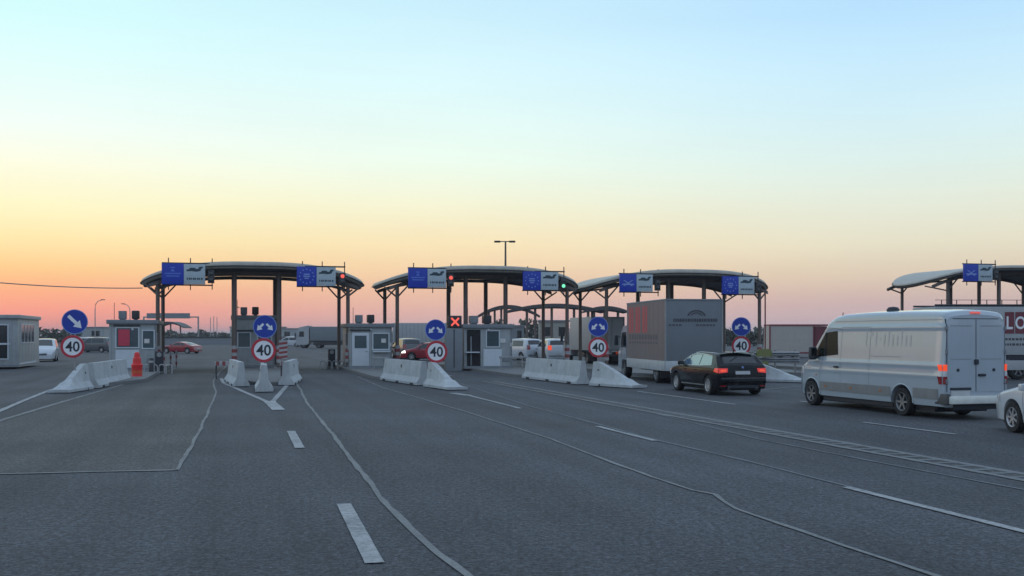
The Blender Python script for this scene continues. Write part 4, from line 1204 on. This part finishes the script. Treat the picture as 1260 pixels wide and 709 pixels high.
# silver-white car cut by the right edge: its front wheel stands at the edge
car('saloon', M['car_silver'], 'pale silver car cut by the right edge of the picture', R(4), (-.87, 3.50), (10.2+.02, 21.6), 'saloon_car')
P = PZ(641, 84); car('minivan', M['car_silver'], 'white people carrier between the open cabin and the grey hatchback', R(35), (0, 2), P, 'people_carrier', lit=False, group='cars waiting beyond the second canopy')
P = PZ(683, 80); car('minivan', M['cabin'] if False else M['car_silver'], 'white car with large dark rear window left of the box lorry', R(12), (0, 1), P, 'hatchback_car', lit=True, group='cars waiting beyond the second canopy')
P = PZ(530, 82); car('saloon', M['car_red'], 'red car with lit lamp behind the third pair of round signs', R(80), (0, 2.2), P, 'saloon_car', front_lit=True, group='cars waiting beyond the second canopy')
P = PZ(504, 88); car('minivan', M['car_grey'], 'dark grey car left of the red car', R(20), (0, 1), P, 'hatchback_car', group='cars waiting beyond the second canopy')
P = PZ(223, 113); car('coupe', M['car_red'], 'low red sports car crossing behind the left cabin', R(72), (0, 2.1), P, 'sports_car')
P = PZ(55, 80); car('minivan', M['car_silver'], 'white car with dark windscreen right of the far-left cabin', R(200), (0, 2.1), P, 'people_carrier', front_lit=False)

# ---- box lorries seen from behind ----
def lorry(wb, hb, lb, bottom, label, rot, wp, tarp, marks, name='box_lorry', cat='truck'):
    """origin: rear left corner of the box on the ground; wb width, hb top, lb length"""
    root = empty(name, (0,0,0), 0, label, cat)
    bx = MB().box(0, wb, 0, lb, bottom, hb, bv=.03).build('cargo_box', tarp, root)
    if marks:
        # aluminium drop-side boards, corner posts, roof hem
        for nm, a in (('drop_side', (-.02, .0, .02, lb-.02)), ('drop_side', (wb, wb+.02, .02, lb-.02)), ('tail_board', (0, wb, -.025, 0))):
            bd = MB().box(a[0], a[1], a[2], a[3], bottom-.30, bottom+.10, bv=.006)
            bd.build(nm, M['board'], root)
        for x in (-.012, wb-.05):
            MB().box(x, x+.062, -.014, .05, bottom+.1, hb-.02).build('corner_post', M['galv'], root)
        MB().box(-.02, wb+.02, -.02, lb+.02, hb-.05, hb+.015, bv=.01).build('roof_hem', M['cabin_dark'], root)
        st = MB()
        for i in range(9): st.box(-.019, -.003, .3+lb*i/9.3, .33+lb*i/9.3, bottom+.1, hb-.1)
        for i in range(6): st.box(.25+i*wb/6.2, .27+i*wb/6.2, -.012, -.002, bottom+.1, hb-.45 if i < 0 else bottom+.32)
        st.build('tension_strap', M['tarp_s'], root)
        MB().box(-.014, -.002, .06, lb-.04, bottom+.1, hb-.06).build('side_curtain', M['tarp_s'], root)  # sheet laid over the side to carry the painted sunset tint
        # rear print: arched emblem over a line of small lettering
        k = MB(); cx, cz = wb*.54, bottom + (hb-bottom)*.78
        for r0, r1, a0, a1 in ((.40,.33,15,165),(.27,.22,25,155)):
            n = 18
            vs = []
            for i in range(n+1):
                t = R(a0 + (a1-a0)*i/n)
                for r in (r0, r1): vs.append((cx + r*math.cos(t), -.018, cz-.16 + r*.75*math.sin(t)))
            k.add(vs, [(2*i, 2*i+1, 2*i+3, 2*i+2) for i in range(n)])
        rnd = random.Random(3); x = wb*.14
        while x < wb*.88:
            w_ = rnd.uniform(.04, .09); k.add([(x,-.018,cz-.33),(x+w_,-.018,cz-.33),(x+w_,-.018,cz-.21),(x,-.018,cz-.21)], [(0,1,2,3)]); x += w_+.028
        x = wb*.06
        while x < wb*.95:
            w_ = rnd.uniform(.05, .12)
            if rnd.random() < .75: k.add([(x,-.018,cz-.50),(x+w_,-.018,cz-.50),(x+w_,-.018,cz-.44),(x,-.018,cz-.44)], [(0,1,2,3)])
            x += w_+.05
        k.build('rear_print', M['tarp_dark'], bx, smooth=0)
        # left side: tall red letters, dark line of letters under them
        k = MB(); y = lb*.93
        for w_ in (.75, .75, .75):
            z0, z1 = bottom+(hb-bottom)*.48, bottom+(hb-bottom)*.92
            for (a, c_) in ((0, .40), (.52, .75)):
                k.add([(-.020, y-a*w_/.75, z0), (-.020, y-c_*w_/.75, z0), (-.020, y-c_*w_/.75, z1), (-.020, y-a*w_/.75, z1)], [(0,1,2,3)])
            y -= w_ + .35
        k.build('red_letters', M['tarp_red'], bx, smooth=0)
        k = MB(); k2 = MB(); y = lb*.92
        while y > lb*.18:
            w_ = rnd.uniform(.16, .32); k.add([(-.020,y,bottom+(hb-bottom)*.45),(-.020,y-w_,bottom+(hb-bottom)*.45),(-.020,y-w_,bottom+(hb-bottom)*.37),(-.020,y,bottom+(hb-bottom)*.37)], [(0,1,2,3)])
            k2.add([(-.020,y,bottom+(hb-bottom)*.33),(-.020,y-w_,bottom+(hb-bottom)*.33),(-.020,y-w_,bottom+(hb-bottom)*.30),(-.020,y,bottom+(hb-bottom)*.30)], [(0,1,2,3)])
            y -= w_+.14
        k.build('side_print', M['tarp_side'], bx, smooth=0); k2.build('small_print', M['tarp_side'], bx, smooth=0)
    else:
        fr = MB()
        for x in (-.02, wb-.05): fr.box(x, x+.07, -.03, .05, bottom, hb)
        fr.box(0, wb, -.03, .05, hb-.08, hb+.01); fr.box(0, wb, -.03, .04, bottom-.02, bottom+.08)
        fr.build('rear_frame', M['cabin_dark'], root)
        MB().box(wb/2-.01, wb/2+.01, -.012, -.001, bottom+.08, hb-.08).build('door_gap', M['black'], root, smooth=0)
        for x in (wb*.38, wb*.62): MB().tube([(x,-.03,bottom+.1),(x,-.03,hb-.1)], .02, 6).build('lock_bar', M['galv'], root)
    ch = MB().box(wb/2-.42, wb/2-.30, .1, lb+1.2, .62, bottom-.30+.02); ch.box(wb/2+.30, wb/2+.42, .1, lb+1.2, .62, bottom-.28)
    for i in range(5): ch.box(wb/2-.42, wb/2+.42, .3+i*lb/5, .4+i*lb/5, .68, bottom-.30)
    ch.build('chassis', M['black'], root, smooth=0)
    MB().box(.08, wb-.08, .05, .15, .52, .66, bv=.01).build('underrun_bar', M['darksteel'], root)
    MB().box(-.0, .12, lb*.32, lb*.62, .50, .80, bv=.02).build('side_guard', M['darksteel'], root)
    MB().box(wb*.7, wb-.1, lb*.45, lb*.62, .45, .95, bv=.04).build('fuel_tank', M['galv'], root)
    for s, x0 in ((-1, .12), (1, wb-.56)):
        tl = MB().box(x0, x0+.44, .02, .08, .70, .86, bv=.01).build('tail_light', M['tail_on'] if s < 0 else M['tail'], root)
        MB().box(x0+.02, x0+.16, .01, .021, .72, .84).build('amber_lens', M['amber'], tl, smooth=0)
        MB().box(x0-.05, x0+.45, lb*.14, lb*.15, .22, .70).build('mud_flap', M['black'], root, smooth=0)
        for y in (lb*.25, lb+.75):
            xc = .20 if s < 0 else wb-.20
            wheel(root, xc, y, .42, .30, s, M['steelrim'], 6, low=True)
            if y < lb: wheel(root, xc-s*.33, y, .42, .28, s, M['steelrim'], 6, low=True)
    MB().box(wb*.40, wb*.62, .02, .05, .70, .82).build('licence_plate', M['plate'], root)
    # cab
    y0 = lb+.12; x0, x1 = .10, wb-.10
    prof = [(y0, .55), (y0, 2.30), (y0+.25, 2.44), (y0+.9, 2.40), (y0+1.25, 2.15), (y0+1.62, 1.30), (y0+1.80, 1.18), (y0+1.85, .45), (y0+1.25, .45), (y0+1.2, .85), (y0+.35, .85), (y0+.3, .55)]
    cb = MB().prism(prof, x0, x1, plane='yz').build('cab', M['van_white'], root, smooth=30)
    for s, xs in ((-1, x0-.006), (1, x1+.006)):
        MB().add([(xs, y0+.35, 1.42), (xs, y0+1.42, 1.42), (xs, y0+1.12, 2.10), (xs, y0+.40, 2.14)], [(0,1,2,3)]).build('side_window', M['glass'], cb, smooth=0)
        dn = MB()
        for a in (.32, 1.30): dn.box(xs-.004, xs+.004, y0+a, y0+a+.015, .9, 1.42)
        dn.build('door_seam', M['black'], cb, smooth=0)
        mx = xs + s*.22
        mi = MB().box(mx-.09, mx+.09, y0+1.30, y0+1.42, 1.50, 1.98, bv=.03).build('mirror', M['black'], cb)
        MB().tube([(xs, y0+1.36, 1.9), (mx, y0+1.36, 1.9)], .02, 6).build('mirror_arm', M['black'], mi)
    MB().add([(x0+.1, y0+1.29, 2.08), (x1-.1, y0+1.29, 2.08), (x1-.06, y0+1.64, 1.32), (x0+.06, y0+1.64, 1.32)], [(0,1,2,3)]).build('windscreen', M['glass'], cb, smooth=0)
    root.location = (wp[0], wp[1], 0); root.rotation_euler = (0,0,rot)
    return root
lorry(2.42, ZY(368.2, 42.5), 5.9, ZY(447.5, 42.5)+.0, 'large grey tarpaulin truck with red letters on its side, ahead of the black estate car', R(8.8), PZ(818.5, 42.5), M['tarp'], True, 'tarpaulin_truck')
lorry(2.30, ZY(390, 70), 4.6, .95, 'white box lorry behind the fourth pair of round signs', YAW, PZ(728, 70), M['boxwhite'], False)

# ---- large white truck at the right edge with dark red lettered panels ----
Zt = 47.0
A = PZ(1151, Zt); root = empty('billboard_truck', (A.x, A.y, 0), R(1.5), 'tall white truck at the right edge with dark red LO panels', 'truck')
zt, zb_ = ZY(377.5, Zt), ZY(437, Zt)
bx = MB().box(0, 9.5, 0, 2.5, zb_, zt, bv=.03).build('cargo_box', M['boxwhite'], root)
rl = MB().tube([(0, .05, zt+.07), (9.5, .05, zt+.07)], .05, 6); rl.tube([(0, 2.4, zt+.07), (9.5, 2.4, zt+.07)], .05, 6)
for i in range(14): rl.tube([(.3+i*.68, .05, zt), (.3+i*.68, .05, zt+.30)], .022, 5)
rl.tube([(0, .05, zt+.30), (9.5, .05, zt+.30)], .012, 5)
rl.build('roof_rail', M['darksteel'], root)
def colx(px): return (px-1151)/F*Zt
for i, (a, b_, ch_) in enumerate(((1237.5, 1249, 'L'), (1250.5, 1263, 'O'))):
    z1, z0 = ZY(384, Zt), ZY(410.5, Zt)
    p = MB().box(colx(a), colx(b_), -.02, -.001, z0, z1).build('letter_panel', M['maroon'], bx, smooth=0)
    vs, fs = text_mesh(ch_, (z1-z0)*.60, .02)
    MB().add([(x*.78+(colx(a)+colx(b_))/2, -.024, z+(z0+z1)/2) for x, z in vs], fs).build('letter', M['white_sign'], p, smooth=0)
k = MB(); rnd = random.Random(5)
for row, y in enumerate((417.5, 424)):
    x = colx(1238)
    while x < colx(1300):
        w_ = rnd.uniform(.05, .14); z = ZY(y, Zt); k.add([(x, -.006, z-.05), (x+w_, -.006, z-.05), (x+w_, -.006, z+.05), (x, -.006, z+.05)], [(0,1,2,3)]); x += w_+.04
k.build('small_print', M['tarp_dark'], bx, smooth=0)
MB().box(0, 9.5, .05, 2.45, zb_-.22, zb_-.01).build('chassis', M['black'], root, smooth=0)
MB().box(.3, 9.4, .0, .04, .42, zb_-.24, bv=.01).build('side_skirt', M['boxwhite'], root)
for y in (.25, 2.25):
    for x in (1.2, 2.5, 3.8, 8.2):
        w = wheel(root, x, y, .48, .3, -1, M['steelrim'], 6, low=True); w.rotation_euler = (0, 0, R(90))

# ---- far articulated lorry (side on) and white trailer ----
def semi(pa, pb, Z, top, label, curtain, cab=True, cabm=None, zb=1.1):
    A, B_ = PZ(pa, Z), PZ(pb, Z); L = B_.x - A.x; root = empty('articulated_lorry', (A.x, Z, 0), 0, label, 'truck')
    H = ZY(top, Z)
    x0 = 2.1 if cab else 0
    tr = MB().box(x0, L, 0, 2.5, zb, H, bv=.03).build('trailer', curtain, root)
    k = MB()
    for i in range(16): k.box(x0+.2+i*(L-x0)/16, x0+.24+i*(L-x0)/16, -.01, -.001, zb+.1, H-.1)
    k.build('curtain_strap', M['cabin_dark'], tr, smooth=0)
    MB().box(x0, L, .2, 2.3, zb-.2, zb-.01).build('chassis', M['black'], root, smooth=0)
    MB().box(x0+.5, L-4, .03, .08, .45, zb-.15).build('side_guard', M['darksteel'], root, smooth=0)
    for x in ([1.1, 3.4] if cab else []) + [L-1.2, L-2.5, L-3.8]:
        for y in (.25, 2.25):
            w = wheel(root, x, y, .5, .3, -1, M['steelrim'], 6, low=True); w.rotation_euler = (0,0,R(90))
    if cab:
        pr = [(0,.5),(0,1.4),(.25,2.7),(.5,3.1),(1.7,3.35),(1.95,3.35),(1.95,.7),(1.6,.5)]
        cb = MB().prism(pr, 0, 2.45, plane='xz').build('cab', cabm or M['boxwhite'], root, smooth=25)
        MB().add([(.45,-.01,1.7),(1.2,-.01,1.7),(1.2,-.01,2.5),(.55,-.01,2.5)], [(0,1,2,3)]).build('side_window', M['glass'], cb, smooth=0)
        MB().box(-.15, .05, -.25, -.05, 1.6, 2.3, bv=.03).build('mirror', M['black'], cb)
    return root
semi(364, 480, 158, 402, 'far articulated lorry with white cab and grey curtain side, between the canopy posts', M['tarp'])
semi(483, 560, 118, 397.5, 'long pale trailer behind the second canopy', M['boxwhite'], cab=False)
# low white vehicles far in the middle
P = PZ(357, 175); car('minivan', M['car_silver'], 'tiny white car left of the far articulated lorry', R(90), (0, 2), P, 'people_carrier')
for px, Z, lab in ((118, 120, 'dark car far off right of the far-left round signs'), (104, 128, 'white car far off behind the far-left round signs')):
    car('minivan', M['car_grey'] if 'dark' in lab else M['car_silver'], lab, R(80), (0, 2), PZ(px, Z), 'people_carrier')

# ---- container shed with dark red frame ----
Zc = 92.0; A = PZ(947, Zc); B_ = PZ(1001, Zc); L = B_.x - A.x; H = ZY(399.5, Zc)
root = empty('curtain_trailer', (A.x, Zc, 0), R(-2), 'beige panelled trailer with dark red frame left of the white van', 'trailer')
MB().box(0, L, 0, 2.5, .5, H-.12).build('panel', M['beige'], root, smooth=0)
f = MB()
for x in (-.03, L-.09): f.box(x, x+.12, -.03, .08, .3, H)
f.box(0, L+1.2, -.04, 2.54, H-.12, H+.02); f.box(0, L, -.03, .05, .35, .5)
f.build('frame', M['maroon_frame'], root)
k = MB()
for i in range(1, 12): k.box(L*i/12-.012, L*i/12+.012, -.008, -.001, .52, H-.14)
k.build('panel_joint', M['beige'], root, smooth=0)
MB().box(L+.12, L+1.15, .1, 2.4, .5, H-.15).build('end_panel', M['maroon'], root, smooth=0)
for x in (1, 2.2): MB().lathe([(-.15, 0), (-.15, .4), (.15, .4), (.15, 0)], 'y', (x, .4, .4), 16).build('wheel', M['rubber'], root)

# crash rail with yellow plate, right of the black car
P = PZ(936, 52); root = empty('crash_rail', (P.x, P.y, 0), YAW, 'grey guard rail with yellow-green plates beyond the black estate car', 'guard rail')
for z in (.75, 1.05):
    pr = [(-.04, z-.12), (-.10, z-.06), (-.04, z), (-.10, z+.06), (-.04, z+.12), (-.02, z+.12), (-.02, z-.12)]
    MB().prism(pr, -.4, 2.1, plane='yz').build('rail_beam', M['galv'], root)
for x in (-.3, .8, 1.9): MB().box(x-.04, x+.04, -.02, .06, 0, 1.25).build('rail_post', M['galv'], root)
MB().prism([(-.30,.92),(-.30,1.18),(-.18,1.30),(.42,1.30),(.5,1.2),(.5,.92)], -.20, -.11).build('warning_plate', M['yellow'], root)
MB().box(.0, .35, -.14, -.11, .4, .7, bv=.03).build('warning_plate', M['yellow'], root)
# lane rails near cabins
for px, pxb, Z, lab in ((614, 645, 57, 'thin guard rail right of the open cabin'), (458, 478, 55, 'thin guard rail in front of the door-and-shelf cabin')):
    A, B_ = PZ(px, Z), PZ(pxb, Z); L = B_.x-A.x
    root = empty('guard_rail', (A.x, A.y, 0), 0, lab, 'guard rail', 'thin guard rails by the cabins')
    MB().box(0, L, -.03, .03, .72, .84, bv=.01).build('rail', M['galv'], root)
    for x in (.1, L-.1): MB().box(x-.03, x+.03, -.02, .04, 0, .75).build('leg', M['galv'], root)

# ---------------------------------------------------------------- masts, wire, gantry
P = PZ(622, 88); H = ZY(297, 88)
root = empty('lamp_mast', P, 0, 'tall thin lamp mast rising above the second canopy, two lamp heads', 'lamp post')
MB().tube([(0,0,0),(0,0,H)], .15, 12, r2=.07).build('pole', M['steel'], root)
MB().tube([(-.55,0,H-.02),(.55,0,H-.02)], .04, 8).build('cross_arm', M['steel'], root)
for s in (-1, 1):
    MB().box(s*.62-.32, s*.62+.20, -.2, .2, H-.10, H+.04, bv=.04).build('lamp_head', M['darksteel'], root)
for px, Z, top, s, lab in ((117, 190, 369, 1, 'thin curved lamp post far left, left of the poster cabin'), (160, 210, 374, -1, 'faint lamp post behind the poster cabin'), (300, 215, 378, -1, 'thin lamp post seen behind the first canopy')):
    P = PZ(px, Z); H = ZY(top, Z)
    root = empty('street_lamp', P, 0, lab, 'lamp post', 'distant lamp posts')
    pts = [(0,0,0),(0,0,H*.8),(s*.1,0,H*.9),(s*.5,0,H*.97),(s*1.4,0,H)]
    MB().tube(pts, .10, 8, r2=.05).build('pole', M['galv'], root)
    MB().box(s*1.4-.35, s*1.4+.35, -.15, .15, H-.06, H+.08, bv=.03).build('lamp_head', M['darksteel'], root)
for i, (px, top) in enumerate(((259, 391), (263, 389), (267, 390))):
    P = PZ(px, 300); s = MB().tube([(0,0,0),(0,0,ZY(top, 300))], .09, 6)
    o = s.build('flag_pole', M['galv'], None); o.location = P; tag(o, ['left of three tiny far poles behind the first canopy', 'middle of three tiny far poles behind the first canopy', 'right of three tiny far poles behind the first canopy'][i], 'pole', 'tiny far poles')

Zg = 250.0
root = empty('sign_gantry', PZ(177, Zg), 0, 'far sign gantry spanning the road behind the first canopy', 'gantry')
x1 = (244-177)/F*Zg; H = ZY(389.5, Zg)
for x in (0, x1): MB().box(x-.15, x+.15, -.15, .15, 0, H).build('post', M['galv'], root)
MB().box(0, x1, -.12, .12, H-.3, H).build('beam', M['galv'], root)
MB().box((181-177)/F*Zg, (234-177)/F*Zg, -.3, -.1, ZY(392, Zg), ZY(385.5, Zg)).build('sign_board', M['cabin_dark'], root)

# service cable sagging in from the left
a, c_ = Vector((-30.5, 44.0, 5.4)), UV(-4.4, 61.0, 4.55)
pts = []
for i in range(31):
    t = i/30; p = a.lerp(c_, t); p.z -= .75*4*t*(1-t)*.55; pts.append(p)
a0 = PZ(0, 44); 
cab = MB().tube(pts, .028, 6).build('service_cable', M['cabin_dark']); tag(cab, 'thin cable sagging across the sunset to the first canopy', 'cable')
root = empty('cable_pole', (-30.5, 44.0, 0), 0, 'wooden pole outside the left edge carrying the cable', 'pole')
MB().tube([(0,0,0),(0,0,5.8)], .14, 10, r2=.1).build('pole', M['bark'], root)

# ---------------------------------------------------------------- second plaza far behind
def far_canopy(px0, px1, Z, top, drop, posts, label):
    A, B_ = PZ(px0, Z), PZ(px1, Z); a = (B_.x-A.x)/2
    root = empty('far_canopy', ((A.x+B_.x)/2, Z, 0), 0, label, 'canopy', 'far canopies of the second row')
    H = ZY(top, Z); D = drop*Z/F
    zt = lambda x: H - D*(abs(x)/a)**2
    n = 30; up = [(-a + 2*a*i/n) for i in range(n+1)]
    poly = [(x, zt(x)) for x in up] + [(x, zt(x) - .45*(1-.6*(abs(x)/a)**2)) for x in reversed(up)]
    MB().prism(poly, -3, 3, plane='xz').build('roof', M['soffit'], root, smooth=30)
    for p in posts:
        x = (p-630)/F*Z - (A.x+B_.x)/2
        MB().tube([(x, -2.2, 0), (x, -2.2, zt(x)-.3)], .16, 10).build('post', M['steel'], root)
far_canopy(192, 231, 230, 396, 7, (196, 205, 214, 226), 'tiny dark canopy far behind the poster cabin')
far_canopy(588, 664, 150, 376, 13, (602, 609, 617), 'far canopy partly hidden behind the mast and the second canopy')
far_canopy(622, 742, 128, 374.5, 9, (648, 658, 678, 705, 727), 'far canopy seen under the right end of the second canopy')
far_canopy(716, 770, 122, 377.5, 6, (722, 729, 742, 758), 'far canopy between the second and the third canopy')

# far cabins / buildings
def far_box(px0, px1, Z, top, m, label, win=True):
    A, B_ = PZ(px0, Z), PZ(px1, Z); w = B_.x-A.x; H = ZY(top, Z)
    root = empty('far_building', (A.x, Z, 0), 0, label, 'building', 'low buildings far behind')
    MB().box(0, w, 0, 8, 0, H).build('wall', m, root, smooth=0)
    MB().box(-.2, w+.2, -.2, 8.2, H, H+.25).build('roof', M['cabin_dark'], root, smooth=0)
    if win:
        n = max(2, int(w/3))
        for i in range(n): MB().box(w*(i+.3)/n, w*(i+.75)/n, -.03, -.005, H*.45, H*.8).build('window', M['glass'], root, smooth=0)
far_box(84, 128, 260, 403.5, M['cabin'], 'low pale building far off behind the left round signs')
far_box(620, 645, 170, 402, M['cabin_dark'], 'low grey building far off right of the mast')
far_box(664, 700, 160, 396, M['cream'], 'cream building far off under the second canopy')
far_box(283, 345, 300, 403, M['boxwhite'], 'low white building far off behind the central cabin')
far_box(345, 392, 290, 405, M['cabin'], 'low grey building far off behind the articulated lorry')

# far retaining wall across the end of the apron
A, B_ = PZ(170, 215), PZ(400, 215)
root = MB().box(A.x, B_.x, 215, 215.4, 0, 1.25).build('boundary_wall', M['cabin_dark'], None, smooth=0); tag(root, 'low dark wall across the far end of the lanes', 'wall')
root = MB().box(A.x, B_.x, 214.9, 215.0, 1.28, 1.6).build('boundary_rail', M['darksteel'], None, smooth=0); tag(root, 'dark rail on top of the far low wall', 'rail')

# ---------------------------------------------------------------- far tree belt
rt = random.Random(11)
def tree_belt(name, spans, label):
    b = MB()
    for (px0, px1, Z, h0, h1) in spans:
        A, B_ = PZ(px0, Z), PZ(px1, Z); x = A.x
        while x < B_.x:
            h = rt.uniform(h0, h1); w = rt.uniform(1.6, 3.4)
            for _ in range(70):
                u = rt.gauss(0, .42); v = rt.gauss(0, .5); t = rt.random()**.8
                s = rt.uniform(.18, .45)
                c0 = Vector((x + u*w*(1.15-t*.7), Z + v*2, .2 + t*h))
                d1 = Vector((rt.uniform(-1,1), rt.uniform(-1,1), rt.uniform(-1,1))).normalized()*s
                d2 = Vector((rt.uniform(-1,1), rt.uniform(-1,1), rt.uniform(-1,1))).normalized()*s
                b.add([c0-d1-d2, c0+d1-d2, c0+d1+d2, c0-d1+d2], [(0,1,2,3)])
            x += w*.62
    o = b.build(name, M['leaf'], None, smooth=0, fix=False); tag(o, label, 'trees', kind='stuff')
tree_belt('tree_belt', [(-60, 92, 240, 2.6, 4.2), (170, 250, 330, 2.0, 3.4), (865, 1010, 190, 1.8, 3.2), (600, 700, 200, 3, 5), (1010, 1400, 210, 1.8, 3), (240, 600, 335, 1.6, 2.8)], 'dark belt of far trees and bushes along the horizon')

# ---------------------------------------------------------------- evening haze
hz = MB().box(-5600, 5600, -5600, 5600, -1.2, 14.5).build('haze', [], None, smooth=0)
hm = bpy.data.materials.new('haze'); hm.use_nodes = True; hm.node_tree.nodes.clear()
pv = hm.node_tree.nodes.new('ShaderNodeVolumePrincipled'); ho = hm.node_tree.nodes.new('ShaderNodeOutputMaterial')
pv.inputs['Color'].default_value = (.80, .82, .88, 1); pv.inputs['Density'].default_value = .00035; pv.inputs['Anisotropy'].default_value = .2
hm.node_tree.links.new(pv.outputs[0], ho.inputs['Volume']); hz.data.materials.append(hm)
tag(hz, 'thin evening haze over the apron', kind='stuff')
